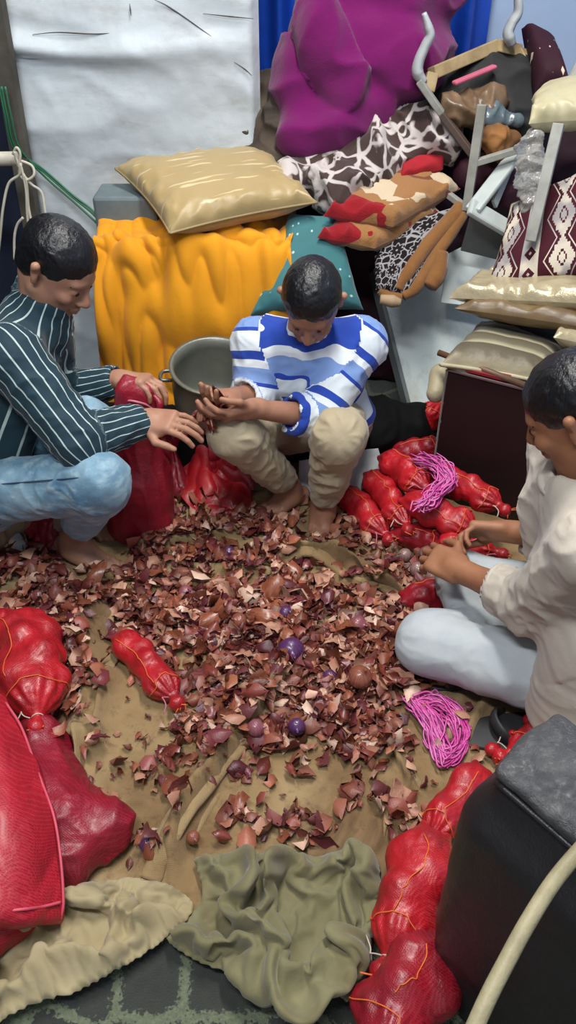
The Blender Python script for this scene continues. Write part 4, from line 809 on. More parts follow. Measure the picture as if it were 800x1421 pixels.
# ---- man in striped shirt at the left, squatting, facing right
rt = thing('person', (-.62, 1.80, 0), 'man in dark striped shirt and light blue jeans squatting at the left with a sack', 'person')
hipN, hipF = np.array([-.83, 1.68, .25]), np.array([-.84, 1.90, .25]); kneN, kneF = np.array(P(140, 668, z=.385)), np.array(P(122, 590, z=.415))
ankN, ankF = np.array(P(102, 745, z=.085)), np.array(P(88, 722, z=.08)) + [.02, .10, 0]
toeN, toeF = np.array(P(158, 793, z=.018)), np.array(P(165, 752, z=.018))
shN, shF = np.array([-.655, 1.70, .64]), np.array([-.66, 2.03, .65]); elN, elF = np.array(P(108, 612, y=1.60)), np.array(P(78, 548, y=1.93))
wrN, wrF = np.array(P(200, 583, y=1.72)), np.array(P(166, 527, y=1.88)); neck0, headc = np.array([-.615, 1.87, .69]), np.array([-.555, 1.865, .79])
RH = frame((.74, -.30, -.60), (.55, -.15, .82)); hp, pf = head_prims(headc, RH, .98)
pr = hp + [('c', neck0, headc + RH @ np.array([-.04, 0, -.05]), .052, .048, .02), ('c', neck0 - [.05, 0, .12], mid(hipN, hipF), .06, .10, .04), ('c', shN, elN, .045, .038, .02), ('c', shF, elF, .045, .038, .02), ('c', elN, wrN, .038, .026, .02), ('c', elF, wrF, .038, .026, .02),
      ('c', shN, shF, .05, .05, .03), ('c', hipN, kneN, .06, .045, .03), ('c', hipF, kneF, .06, .045, .03), ('c', kneN, ankN, .045, .032, .02), ('c', kneF, ankF, .045, .032, .02)]
pr += foot_prims(ankN, toeN, 1.08, side=1) + foot_prims(ankF, toeF, 1.0, side=1)
pr += hand_prims(wrN, np.array(P(228, 585, y=1.70)) - wrN, (.1, .3, -1), .98, curl=(.25, .5, .4), thumb=1) + hand_prims(wrF, np.array(P(195, 528, y=1.86)) - wrF, (.1, -.2, -1), .95, curl=(.5, .7, .5), thumb=-1)
V, F = soft(pr, .0038); V = relax(V, F, 2, .4); V[:, 2] = np.maximum(V[:, 2], .008); put('body', V, F, SKIN_L, rt)
hair_and_face(rt, headc, RH, .98, pf)
m = Mat('striped_shirt', .7, .25, Sheen_Weight=.1); x, y, z = m.xyz(m.attr('limb')); sid = m.attr('sid', 'Fac')
an = m.math('MULTIPLY', m.math('ARCTAN2', y, x), 2.55); st1 = m.math('LESS_THAN', m.math('FRACT', m.math('ADD', an, .5)), .13)
m.base(m.mix(st1, m.mix(m.noise(m.coord(), 8, 3), (34, 62, 72), (24, 46, 58)), (176, 192, 190))); m.link(m.bump(m.noise(m.coord(), 300, 2), .15, .001), 'Normal'); SHIRT = m.m
cuffN, cuffF = mid(elN, wrN, .88), mid(elF, wrF, .88); chest, belly = mid(shN, shF) + [-.03, 0, -.10], mid(hipN, hipF) + [.04, 0, .10]
segL = [(shN, elN, (0, 0, 1), 0, .075), (elN, wrN, (0, 0, 1), .3, .06), (shF, elF, (0, 0, 1), 0, .07), (elF, wrF, (0, 0, 1), .3, .055), (neck0, belly, (0, 1, 0), 0, .15)]
m2 = Mat('striped_shirt_body', .7)  # unused spare kept out of the scene
bpy.data.materials.remove(m2.m)
garment('shirt', [('c', chest + [0, -.07, 0], belly + [0, -.04, 0], .10, .115, .05), ('c', chest + [0, .07, 0], belly + [0, .04, 0], .10, .115, .05), ('c', shN, shF, .066, .066, .05), ('c', shN, elN, .074, .062, .03), ('c', elN, cuffN, .060, .043, .02),
    ('c', shF, elF, .070, .060, .03), ('c', elF, cuffF, .058, .042, .02), ('c', neck0 + [-.02, 0, -.04], neck0 + [.01, 0, .01], .085, .064, .03), ('-c', neck0 + [.018, 0, .04], neck0 + [.06, 0, .13], .054, .062, .006), ('-c', cuffN + (wrN - elN) * .08, cuffN + (wrN - elN) * .4, .034, .04, .004), ('-c', cuffF + (wrF - elF) * .08, cuffF + (wrF - elF) * .4, .034, .04, .004)],
    SHIRT, rt, .0052, segL, .010, .004, 11, 15, gap=.045)
m = Mat('blue_jeans', .85, .2, Sheen_Weight=.1); x, y, z = m.xyz(m.attr('limb')); v = m.coord()
base_ = m.mix(m.grey(m.noise(v, 6, 5, .65), .35, .65), (84, 122, 148), (138, 168, 184)); m.base(m.mix(m.grey(m.noise(m.mapping(v, (6, 6, 14)), 4, 4), .5, .75), base_, (160, 184, 194)))
m.link(m.bump(m.noise(v, 500, 2), .25, .001, m.bump(m.noise(v, 20, 4), .3, .008)), 'Normal'); BJ = m.m
segJ = [(hipN, kneN, (0, 0, 1), 0, .07), (hipF, kneF, (0, 0, 1), 0, .07), (kneN, ankN, (1, 0, 0), .4, .06), (kneF, ankF, (1, 0, 0), .4, .06)]
garment('jeans', [('c', hipN, hipF, .11, .11, .05), ('c', hipN, kneN, .092, .068, .035), ('c', hipF, kneF, .09, .066, .035), ('e', mid(kneN, ankN, .1), (.062, .062, .07), None, .04), ('c', kneN, mid(kneN, ankN, .66), .068, .054, .018), ('c', kneF, mid(kneF, ankF, .80), .064, .052, .018), ('c', mid(hipN, hipF) + [0, 0, .0], belly + [-.05, 0, -.02], .12, .105, .03),
    ('-c', mid(kneN, ankN, .74), mid(kneN, ankN, 1.2), .043, .05, .004), ('-c', mid(kneF, ankF, .84), mid(kneF, ankF, 1.2), .042, .05, .004)], BJ, rt, .0052, segJ, .010, .004, 9, 22, gap=.05)
SEAM = flat_mat('dark_seam', (48, 74, 98), .8)
V, F = tube([mid(hipN, kneN, t) + np.array([0, -.030 - .042 * (1 - .3 * t), .072 - .016 * t]) for t in (.02, .25, .5, .75, .95)], .0020, 6); put('side_seam', V, F, SEAM, rt)
for t in (.12, .2):
    c0 = mid(hipN, kneN, t); V, F = tube([c0 + [0, -.04, .085], c0 + [.012, -.088, .045], c0 + [.004, -.099, 0], c0 + [.02, -.09, -.04]], .0022, 6); put('pocket_seam', V, F, SEAM, rt)

# ---- man in blue and white sweatshirt, squatting in the middle, facing the camera
rt = thing('person', (.06, 1.98, 0), 'man in blue and white sweatshirt squatting in the middle, holding onion skins', 'person')
hipR, hipL = np.array([-.02, 2.12, .21]), np.array([.16, 2.12, .21]); kneR, kneL = np.array(P(326, 604, z=.375)), np.array(P(470, 604, z=.375))
ankR, ankL = np.array(P(402, 674, z=.085)), np.array(P(449, 698, z=.085)); toeR, toeL = np.array(P(362, 713, z=.018)), np.array(P(439, 751, z=.018))
shR, shL = np.array([-.085, 2.00, .53]), np.array([.20, 2.00, .53]); elR, elL = np.array(P(352, 548, y=1.93)), np.array(P(440, 578, y=1.86))
wrR, wrL = np.array(P(322, 552, y=1.84)), np.array(P(350, 567, y=1.76)); neck0, headc = np.array([.058, 1.97, .575]), np.array([.060, 1.915, .68])
RH = frame((-.12, -.72, -.68), (-.04, -.60, .80)); hp, pf = head_prims(headc, RH, .93)
pr = hp + [('c', neck0, headc + RH @ np.array([-.03, 0, -.05]), .050, .048, .02), ('c', neck0 - [0, -.04, .10], mid(hipR, hipL), .05, .09, .04), ('c', shR, elR, .042, .034, .02), ('c', shL, elL, .042, .036, .02), ('c', elR, wrR, .034, .024, .02), ('c', elL, wrL, .036, .024, .02),
      ('c', shR, shL, .05, .05, .03), ('c', hipR, kneR, .055, .042, .03), ('c', hipL, kneL, .055, .042, .03), ('c', kneR, ankR, .042, .030, .02), ('c', kneL, ankL, .042, .030, .02)]
pr += foot_prims(ankR, toeR, .92, side=-1) + foot_prims(ankL, toeL, .92, side=1)
pr += hand_prims(wrR, np.array(P(300, 560, y=1.76)) - wrR, (.2, .1, .9), .92, curl=(.3, .45, .4), thumb=-1) + hand_prims(wrL, np.array(P(312, 578, y=1.72)) - wrL, (-.3, .5, .6), .92, curl=(.35, .5, .4), thumb=1)
V, F = soft(pr, .0036); V = relax(V, F, 2, .4); V[:, 2] = np.maximum(V[:, 2], .010); put('body', V, F, SKIN_M, rt)
hair_and_face(rt, headc, RH, .93, pf)
m = Mat('blue_white_sweatshirt', .8, .2, Sheen_Weight=.15); x, y, z = m.xyz(m.attr('limb')); zz = m.math('ADD', z, m.math('MULTIPLY', m.noise(m.coord(), 5, 2), .03)); f = m.math('FRACT', m.math('MULTIPLY', zz, 7.0))
m.base(m.ramp(f, [(0, (208, 216, 222)), (.30, (208, 216, 222)), (.31, (36, 66, 158)), (.46, (36, 66, 158)), (.47, (214, 220, 226)), (.60, (214, 220, 226)), (.61, (118, 146, 198)), (.86, (130, 156, 204)), (.87, (36, 66, 158)), (.94, (208, 216, 222))], 'CONSTANT')); m.link(m.bump(m.noise(m.coord(), 40, 3), .2, .004), 'Normal'); BW = m.m
cuffR, cuffL = mid(elR, wrR, .25), mid(elL, wrL, .28); chest, belly = mid(shR, shL) + [0, .01, -.09], mid(hipR, hipL) + [0, -.02, .09]
segM = [(shR, elR, (0, 0, 1), 0, .065), (shL, elL, (0, 0, 1), 0, .065), (elR, wrR, (0, 0, 1), .25, .05), (elL, wrL, (0, 0, 1), .25, .05), (neck0, belly, (1, 0, 0), .05, .13)]
garment('sweatshirt', [('c', chest + [-.06, 0, 0], belly + [-.05, 0, 0], .095, .105, .05), ('c', chest + [.06, 0, 0], belly + [.05, 0, 0], .095, .105, .05), ('c', shR, shL, .062, .062, .05), ('c', shR, elR, .066, .056, .03), ('c', shL, elL, .070, .062, .03), ('c', elR, cuffR, .056, .050, .02), ('c', elL, cuffL, .062, .054, .02),
    ('e', belly + [.10, -.06, -.02], (.09, .08, .06), None, .04), ('c', neck0 + [0, .02, -.04], neck0 + [0, .005, -.005], .08, .058, .03), ('-c', neck0 + [0, -.012, .035], neck0 + [0, -.05, .11], .048, .056, .006), ('-c', cuffR + (wrR - elR) * .3, cuffR + (wrR - elR), .040, .045, .004), ('-c', cuffL + (wrL - elL) * .15, cuffL + (wrL - elL) * .6, .042, .048, .004)], BW, rt, .0052, segM, .012, .004, 11, 25, gap=.045)
PRINT = flat_mat('chest_print', (58, 84, 150), .8)
TR = cloth_mat('cream_cotton', (182, 168, 140), (164, 150, 122), 6, .85, 400, .12, .15)
segT = [(hipR, kneR, (0, 0, 1), 0, .07), (hipL, kneL, (0, 0, 1), 0, .07), (kneR, ankR, (0, 1, 0), .4, .055), (kneL, ankL, (0, 1, 0), .4, .055)]
garment('trousers', [('c', hipR, hipL, .10, .10, .05), ('c', hipR, kneR, .086, .062, .03), ('c', hipL, kneL, .086, .066, .03), ('c', kneR, mid(kneR, ankR, .84), .062, .044, .02), ('c', kneL, mid(kneL, ankL, .84), .066, .046, .02), ('e', kneL + [0, 0, -.01], (.066, .066, .062), None, .02),
    ('-c', mid(kneR, ankR, .9), mid(kneR, ankR, 1.3), .035, .045, .004), ('-c', mid(kneL, ankL, .9), mid(kneL, ankL, 1.3), .037, .045, .004)], TR, rt, .0052, segT, .013, .004, 10, 33, gap=.045)
V, F = tube([mid(kneR, hipR, t) + np.array([-.0, -.05 + .01 * t, .040 + .012 * t]) for t in (.1, .4, .7, .95)], .0018, 6); put('seam', V, F, flat_mat('seam_brown', (112, 98, 76), .8), rt)
# ------------------------------------------------------------------ red net bags
def net_mat(name, c1, c2, c3, lines=1.0, trans=.0, freq=230.0, rough=.38):
    m = Mat(name, rough, .5, Coat_Weight=.25, Coat_Roughness=.25); v = m.coord()
    c = m.mix(m.grey(m.noise(v, 14, 4, .6), .35, .68), c1, c2)
    w1 = m.n('ShaderNodeTexWave', {'Vector': v, 'Scale': freq / 6.28 * 3, 'Distortion': .8}, bands_direction='DIAGONAL').outputs['Fac']
    w2 = m.n('ShaderNodeTexWave', {'Vector': m.mapping(v, rot=(0, 0, 1.57)), 'Scale': freq / 6.28 * 3, 'Distortion': .8}, bands_direction='DIAGONAL').outputs['Fac']
    g = m.math('MAXIMUM', w1, w2); sparkle = m.grey(m.noise(v, 55, 3, .7), .56, .72)
    m.base(m.mix(m.math('MULTIPLY', m.grey(g, .55, .95), .20 * lines), c, c3))
    m.link(m.bump(g, .22, .0012, m.bump(m.noise(v, 60, 4, .65), .45, .006)), 'Normal')
    m.link(m.math('ADD', rough - .10, m.math('MULTIPLY', m.noise(v, 30, 3), .25)), 'Roughness')
    if trans:
        mixs = m.t.nodes.new('ShaderNodeMixShader'); tr = m.n('ShaderNodeBsdfTranslucent'); tr.inputs[0].default_value = lin(c1); out = m.t.nodes['Material Output']
        m.t.links.new(m.b.outputs[0], mixs.inputs[1]); m.t.links.new(tr.outputs[0], mixs.inputs[2]); mixs.inputs[0].default_value = trans; m.t.links.new(mixs.outputs[0], out.inputs[0])
    return m.m
NET = net_mat('red_net', (182, 15, 32), (128, 8, 24), (228, 70, 66)); NETD = net_mat('dark_red_net', (148, 14, 32), (104, 10, 28), (205, 60, 70))
NETP = net_mat('pink_red_net', (198, 18, 46), (172, 14, 38), (232, 92, 104), 1.2, .25, rough=.45); NETM = net_mat('crimson_net', (158, 20, 42), (128, 16, 38), (205, 70, 90), 1.0, .2)
ORANGE = flat_mat('orange_thread', (226, 112, 40), .6, c2=(205, 90, 40)); TIE = flat_mat('white_tie', (206, 190, 176), .6); TIEP = flat_mat('pink_tie', (206, 120, 140), .6)
def net_bag(A, B, r, label, n=7, seed=0, mat=NET, group=None, neck=True, vox=.0045, seam=True, tie=True, flat=1.0, gz=.014, lump=.62, up=None):
    rg_ = np.random.default_rng(seed); A, B = np.array(A, float), np.array(B, float); d = B - A; L = np.linalg.norm(d); d /= L
    s = unit(np.cross(d, [0, 0, 1.])); u = np.cross(s, d); pr = [('c', A, B, r * .80, r * .74, .02)]
    for i in range(n):
        t = (i + .3 + .4 * rg_.random()) / n; a = i * 2.4 + rg_.random(); rr = r * lump * .93 * (.85 + .3 * rg_.random()); off = max(r * 1.04 - rr, 0)
        pr.append(('e', A + d * L * t + s * off * math.cos(a) + u * off * math.sin(a) * flat, (rr, rr * .95, rr), None, r * .22))
    if neck:
        e = B + d * r * .9; pr += [('c', B, e, r * .55, .010, .025), ('c', e, e + d * .022 + s * .006, .008, .020, .006)]
        pr += [('c', A, A - d * r * .95 + s * r * .35, r * .5, .008, .02), ('c', A, A - d * r * .85 - s * r * .4, r * .5, .008, .02)]
    V, F = soft(pr, vox); V = relax(V, F, 1); N = vnormals(V, F); c = V - A; t = c @ d / L; ang = np.arctan2(c @ u, c @ s)
    plea = np.exp(-((t - 1.12) / .16) ** 2) + .7 * np.exp(-((t + .08) / .10) ** 2)
    V = V + N * (.0028 * np.sin(ang * 11 + 3 * noise3(V * 20, 2)) * plea + .0022 * fbm(V * 45, 3, seed))[:, None]
    V[:, 2] = np.maximum(V[:, 2], gz)
    root = thing('onion_bag', (float((A + B)[0] / 2), float((A + B)[1] / 2), float(V[:, 2].min())), label, 'bag', group)
    put('net', V, F, mat, root)
    from_top = lambda P0: P0 + N[np.argmin(((V - P0) ** 2).sum(1))] * 0
    def snap(q, off=.0012):
        i = np.argmin(((V - q) ** 2).sum(1)); return V[i] + N[i] * off
    if seam:
        ph = rg_.random() * 1.2 + .7
        pts = [snap(A + d * L * tt + (s * math.cos(ph + .12 * math.sin(tt * 5)) + u * math.sin(ph)) * r * 1.25) for tt in np.linspace(-.1, 1.05, 12)]; V2, F2 = tube(pts, .0013, 5, 3); tag(put('orange_seam', V2, F2, ORANGE, root), None)
        e = B + d * r * .2; pts = [snap(e + (s * math.cos(a) + u * math.sin(a)) * r * 1.1 + d * .008 * math.sin(a * 3)) for a in np.linspace(-.3, 3.4, 12)]; V2, F2 = tube(pts, .0012, 5, 3); put('orange_seam', V2, F2, ORANGE, root)
        if neck:
            ps = []
            for q in range(5): 
                e2 = B + d * (r * .9 + .02); ps.append(tube([e2, e2 + d * .012 + s * rg_.normal() * .010 + u * .006, e2 + d * (.015 + .015 * rg_.random()) + s * rg_.normal() * .016 + u * rg_.normal() * .01], .0016, 4, 3))
            V2, F2 = join(ps); put('frayed_end', V2, F2, ORANGE, root)
    if tie and neck:
        e = B + d * r * .9; ring = [e + (s * math.cos(a) + u * math.sin(a)) * .0125 for a in np.linspace(0, 6.5, 12)]
        tail = [ring[-1] + s * (.012 * k + .006 * math.sin(k * 2.1)) + u * (.012 * math.sin(k * 1.1)) - d * .010 * k * math.sin(k + seed) for k in (.5, 1, 1.6, 2.3, 3)]
        for q in tail: q[2] = max(q[2], .02)
        V2, F2 = tube(ring + tail, .0014, 5, 3); put('tie', V2, F2, TIEP if seed % 2 else TIE, root)
    return root
def at(px, py, z): return np.array(P(px, py, z=z))
PILE = [  # end points in the picture, height above the floor, radius, what tells the bag apart
    ((578, 600), (601, 572), .10, .16, .048, 'small red net bag standing against the left edge of the dark brown box', NET, 4),
    ((512, 610), (545, 600), .05, .06, .045, 'red net bag farthest back, beside the knee of the middle man', NETD, 4),
    ((560, 628), (600, 622), .08, .10, .045, 'red net bag at the back of the pile, behind the upper pink string', NETD, 4),
    ((545, 642), (580, 668), .14, .15, .050, 'red net bag on top of the pile, left of the upper pink string', NET, 6),
    ((522, 668), (556, 716), .09, .09, .047, 'red net bag second from the left at the front of the pile', NET, 6),
    ((487, 692), (524, 730), .045, .045, .050, 'leftmost red net bag at the front of the pile by the white cloth', NET, 6),
    ((618, 660), (676, 692), .16, .16, .047, 'red net bag leaning on the dark brown box, its tied end to the right', NET, 6),
    ((580, 700), (640, 728), .13, .12, .050, 'red net bag under the far hand of the man in white', NET, 7),
    ((566, 742), (600, 752), .05, .05, .046, 'darker red net bag just above the near hand of the man in white', NETD, 4),
    ((628, 752), (672, 762), .10, .09, .030, 'small red net bag between the two forearms of the man in white', NET, 4),
    ((580, 828), (632, 822), .045, .05, .046, 'dark red net bag in the lap behind the bent knee', NETD, 5),
    ((560, 600), (590, 640), .05, .05, .05, 'red net bag buried in the back of the pile beside the box', NETD, 4)]
for i, (a, b, z1, z2, r, lb, mt, n) in enumerate(PILE): net_bag(at(*a, z1), at(*b, z2), r, lb, n, 40 + i, mt, 'red net bags piled by the dark box', vox=.004)
# the loose bag on the sheet, lower left of centre
net_bag(at(178, 895, .045), at(228, 950, .045), .046, 'red net bag lying alone on the brown sheet left of centre', 6, 71, NET, vox=.0038)
# left foreground
net_bag(at(38, 880, .09), at(48, 962, .10), .082, 'large lumpy red net bag at the left edge above the flattened nets', 11, 82, NET, vox=.0045, lump=.5)
net_bag(at(0, 870, .06), at(-20, 940, .06), .06, 'red net bag cut off by the left edge beside the large lumpy one', 6, 83, NET)
# right foreground, beside the leather arm
net_bag(at(655, 1085, .06), at(612, 1142, .055), .045, 'red net bag half hidden behind the black leather arm, upper end', 4, 91, NET, vox=.004)
net_bag(at(590, 1190, .075), at(556, 1285, .075), .068, 'big glossy red net bag standing left of the black leather arm', 5, 92, NET, vox=.0042, lump=.72, neck=True)
net_bag(at(590, 1345, .07), at(545, 1420, .07), .075, 'crimson net bag at the bottom edge left of the black leather arm', 6, 95, NETD, vox=.0045, lump=.6)
net_bag(at(800, 965, .06), at(850, 1010, .06), .060, 'bright red net bag at the right edge behind the hem of the white sweatshirt', 6, 97, NET)
net_bag(at(775, 1010, .05), at(730, 1035, .04), .045, 'red net bag mostly hidden behind the top of the black leather arm', 5, 98, NET)
for (a, b), r, lb in (((683, 1040), .015, 'small round red net lump nearest the corner of the black leather arm'), ((712, 1019), .010, 'tiny round red net lump in the middle of three'), ((737, 1000), .016, 'small red net lump nearest the white sweatshirt')):
    c = at(a, b, r + .02); blob('red_net_lump', [('e', c, (r * 1.1, r, r), None, .01), ('c', c, c + [r * 1.2, r * .6, 0], r * .5, r * .25, .01)], NET, .0028, .001, 40, label=lb, cat='bag')

# tall sack held by the man in stripes
sk = thing('tall_sack', P(195, 745, z=0), 'tall dark red net sack held upright by the man in stripes', 'sack')
b0, t0 = at(196, 722, .05), np.array(P(190, 545, y=1.84))
V, F = soft([('c', b0 + [-.03, 0, 0], mid(b0, t0, .35) + [-.015, 0, 0], .068, .066, .04), ('c', b0 + [.035, -.01, 0], mid(b0, t0, .35) + [.02, 0, 0], .062, .06, .04), ('c', mid(b0, t0, .3), mid(b0, t0, .8), .078, .05, .04), ('c', mid(b0, t0, .75) + [-.01, 0, 0], t0 + [-.02, 0, .01], .046, .034, .03), ('c', mid(b0, t0, .75) + [.01, 0, 0], t0 + [.02, 0, .0], .04, .03, .03)] +
    [('e', b0 + [q * .042, -.03 * abs(q - .3) + .01, .02 + .05 * j], (.036, .036, .036), None, .02) for q in (-1, 0, 1) for j in (0, 1, 2)], .005)
V = relax(V, F, 3); N = vnormals(V, F); V = V + N * (.010 * (ridged(V * np.array([11, 11, 2.2]), 2, 5) - .35) + .003 * fbm(V * 20, 2, 3))[:, None]; V[:, 2] = np.maximum(V[:, 2], .012); put('net', V, F, NETM, sk)
V, F = tube([t0 + [-.045, -.01, -.02], t0 + [.0, -.045, .0], t0 + [.04, -.03, -.03], t0 + [.055, -.04, -.08]], .003, 6); put('drawstring', V, F, TIEP, sk)
V, F = tube([np.array(P(213, 548, y=1.79)), np.array(P(222, 560, y=1.78)), np.array(P(219, 575, y=1.77))], [.004, .010, .007], 8); put('gathered_mouth', V, F, NETM, sk)

# flat empty nets
def net_sheet(name, rows, mat, label, nu=70, nv=70, wr=.006, ridge=.012, rs=6, seed=0, cat='net', group=None, t=.0015, squash=(1, 1, 1), hem=None):
    V, F, uv = sheet(rows, nu, nv, wr, 7, seed, ridge, rs, squash); o = solid(put(name, V, F, mat), t); tag(o, label, cat, group); return o
net_sheet('empty_net', [[at(240, 612, .12), at(290, 606, .14), at(330, 620, .10)], [at(236, 640, .06), at(290, 640, .10), at(345, 655, .05)], [at(252, 690, .03), at(300, 680, .05), at(350, 690, .03)], [at(280, 716, .015), at(318, 712, .02), at(354, 706, .015)]], NET, 'bright red empty net spread on the floor between the two squatting men', ridge=.02, rs=7, seed=3)
net_sheet('empty_net', [[at(205, 590, .18), at(235, 588, .2), at(262, 600, .16)], [at(215, 640, .08), at(242, 640, .1), at(262, 650, .06)], [at(236, 690, .02), at(250, 690, .03), at(262, 700, .02)]], NETM, 'crimson net crumpled right beside the tall sack', nu=40, nv=40, ridge=.02, rs=9, seed=9)
net_sheet('empty_net', [[at(290, 600, .2), at(330, 600, .2), at(350, 620, .16)], [at(290, 640, .12), at(330, 640, .12), at(352, 650, .10)], [at(300, 668, .04), at(330, 672, .04), at(352, 680, .04)]], NETD, 'dark red net hanging in shadow under the hands of the middle man', nu=40, nv=40, ridge=.02, rs=9, seed=10)
net_sheet('empty_net', [[at(25, 700, .12), at(60, 700, .14), at(100, 700, .12)], [at(30, 730, .06), at(65, 735, .08), at(98, 740, .04)], [at(50, 765, .015), at(75, 775, .02), at(105, 775, .015)]], NETM, 'dark red net behind the near foot of the man in stripes', nu=40, nv=40, ridge=.015, rs=9, seed=11)
net_sheet('empty_net', [[at(510, 590, .10), at(528, 582, .12), at(548, 596, .10)], [at(506, 612, .05), at(530, 612, .07), at(550, 622, .05)], [at(510, 628, .02), at(530, 632, .03), at(548, 640, .02)]], NETM, 'dark red net flap at the back left of the bag pile', nu=30, nv=30, ridge=.01, seed=12)
# left foreground nets
SK = [('c', at(60, 1030, .05), at(80, 1140, .06), .050, .070, .04), ('c', at(80, 1120, .05), at(140, 1150, .045), .06, .05, .04), ('c', at(95, 1195, .04), at(150, 1155, .04), .045, .045, .04), ('c', at(60, 1020, .05), at(45, 1000, .05), .03, .03, .03), ('c', at(60, 1180, .05), at(90, 1210, .03), .06, .03, .03)]
blob('half_empty_bag', SK, NETM, .005, .008, 9, .014, 7, 17, 3, label='dark crimson half-empty net bag poking out from under the flattened nets', cat='bag', floor=.012, fine=.002, fs=45)
FLAT = net_sheet('flattened_net', [[at(-170, 960, .02), at(-60, 960, .16), at(-20, 945, .17), at(8, 968, .15)], [at(-180, 1040, .02), at(-60, 1040, .20), at(0, 1030, .21), at(46, 1040, .15)], [at(-180, 1130, .02), at(-60, 1130, .20), at(10, 1120, .22), at(78, 1130, .13)], [at(-170, 1220, .02), at(-60, 1220, .18), at(20, 1215, .19), at(88, 1215, .10)], [at(-160, 1285, .02), at(-60, 1285, .15), at(25, 1278, .15), at(86, 1270, .07)], [at(-160, 1300, .015), at(-60, 1292, .08), at(25, 1286, .08), at(84, 1278, .02)]], NETP, 'large pinkish red flattened net on top at the left edge', 90, 110, .006, .010, 4, 21, t=.003)
net_sheet('flattened_net', [[at(-60, 1200, .12), at(0, 1200, .12), at(62, 1235, .09)], [at(-60, 1290, .10), at(0, 1285, .10), at(52, 1285, .06)], [at(-60, 1345, .05), at(-10, 1335, .05), at(25, 1315, .03)]], NETP, 'lower pinkish red flattened net sticking out at the bottom left', 60, 60, .005, .010, 5, 24, t=.003)
for pts, nm in (([(8, 975, .155), (30, 1010, .15), (52, 1070, .14), (74, 1130, .135), (84, 1190, .12), (88, 1250, .09), (84, 1276, .065)], 'net_hem'), ([(-30, 1268, .155), (30, 1262, .155), (60, 1258, .12), (84, 1252, .095)], 'net_hem')):
    V, F = tube([at(a, b, z + .006) for a, b, z in pts], .0028, 6, 8); o = put('hem', V, F, flat_mat('hem_pink', (222, 84, 104), .5), FLAT); tag(o, 'pale pink stitched hem')

# white cloths, seat sack, black heap put in for shade
WH = cloth_mat('white_cotton', (188, 190, 192), (168, 170, 172), 6, .8, 300, .1)
net_sheet('white_cloth', [[at(415, 640, .10), at(470, 632, .12), at(525, 622, .12)], [at(415, 665, .05), at(470, 655, .07), at(528, 640, .08)], [at(420, 690, .02), at(475, 690, .03), at(520, 672, .03)]], WH, 'white cloth behind the ankles of the middle man', nu=50, nv=40, ridge=.015, rs=5, seed=31, cat='cloth')
net_sheet('white_cloth', [[at(-30, 716, .07), at(0, 714, .07), at(30, 722, .05)], [at(-30, 745, .05), at(5, 742, .06), at(38, 750, .03)], [at(-30, 775, .02), at(8, 768, .02), at(42, 772, .015)]], WH, 'white cloth scrap on the floor at the far left', nu=40, nv=40, ridge=.012, rs=8, seed=33, cat='cloth')
blob('beige_sack', [('c', (-.88, 1.72, .07), (-.80, 1.90, .07), .07, .07, .03), ('c', at(96, 700, .12), at(80, 738, .04), .028, .03, .02), ('c', (-.78, 1.80, .09), (-.70, 1.84, .06), .06, .04, .03)], flat_mat('beige_jute', (166, 142, 112), .9), .007, .008, 9, .012, 9, 41, label='beige sack that the man in stripes sits against', cat='sack', floor=.01)
BLK = flat_mat('shade_black', (8, 8, 10), .85, .2)
blob('shade_heap', [('c', (-.50, 2.28, .05), (.42, 2.28, .05), .10, .09, .03), ('c', (-.36, 2.20, .06), (-.16, 2.16, .07), .10, .10, .03), ('c', (.25, 2.24, .10), (.40, 2.24, .10), .10, .09, .03), ('c', (-.8, 2.3, .05), (-.4, 2.3, .05), .10, .12, .03)], BLK, .009, .02, 6, .02, 6, 43, label='black heap added to stand for the shaded clutter behind the men', cat='bag', floor=.01)  # black shape stands in for the deep shade behind the men
pot = thing('metal_pot', (-.235, 2.17, .19), 'large dull grey metal pot behind the hands of the middle man', 'pot')
V, F = lathe([(0, 0), (.07, .004), (.105, .03), (.122, .08), (.125, .15), (.122, .21), (.130, .222), (.130, .226), (.117, .226), (.117, .18), (.115, .09), (.09, .03), (0, .02)], (-.235, 2.17, .185), 48, axis=(.05, -.25, 1)); put('pot_body', V, F, flat_mat('dull_aluminium', (138, 140, 130), .42, Metallic=.55), pot)
for sx in (-1, 1):
    V, F = tube([(-.235 + sx * .118, 2.135, .34), (-.235 + sx * .15, 2.13, .345), (-.235 + sx * .15, 2.17, .35), (-.235 + sx * .118, 2.18, .35)], .006, 8); put('handle', V, F, flat_mat('pot_handle', (120, 122, 114), .4, Metallic=.6), pot)
# pink strings
STR_P = flat_mat('pink_string', (236, 128, 196), .35, c2=(206, 62, 150), scale=30)
def string_bundle(pts, label, n=46, spread=.035, seed=1, loops=0, z0=.02):
    g = np.random.default_rng(seed); parts = []; base = catmull(pts, 8)
    for i in range(n):
        a, b = sorted(g.random(2)); a = max(0, a - .25); b = min(1, b + .25); ii = np.linspace(a * (len(base) - 1), b * (len(base) - 1), 7).astype(int); o = g.normal(size=3) * spread * [.5, .5, .25]
        q = base[ii] + o + g.normal(size=(7, 3)) * spread * [.28, .28, .16]; q[:, 2] = np.maximum(q[:, 2], z0); parts.append(tube(q, .0016 + .0012 * g.random(), 4, 5, flat=.35))
    V, F = join(parts); o = put('pink_string_bundle', V, F, STR_P); return tag(o, label, 'string')
string_bundle([at(572, 968, .03), at(600, 1000, .04), at(610, 1035, .035), at(622, 1050, .03), at(642, 1025, .03), at(632, 990, .03), at(605, 970, .04), at(580, 975, .03)], 'loose pink string bundle lying on the sheet in front of the slipper', 90, .020, 3, z0=.02)
string_bundle([at(580, 636, .20), at(608, 645, .22), at(622, 668, .21), at(600, 690, .20), at(585, 705, .19)], 'pink string bundle draped on top of the red bag pile', 70, .026, 5, z0=.17)
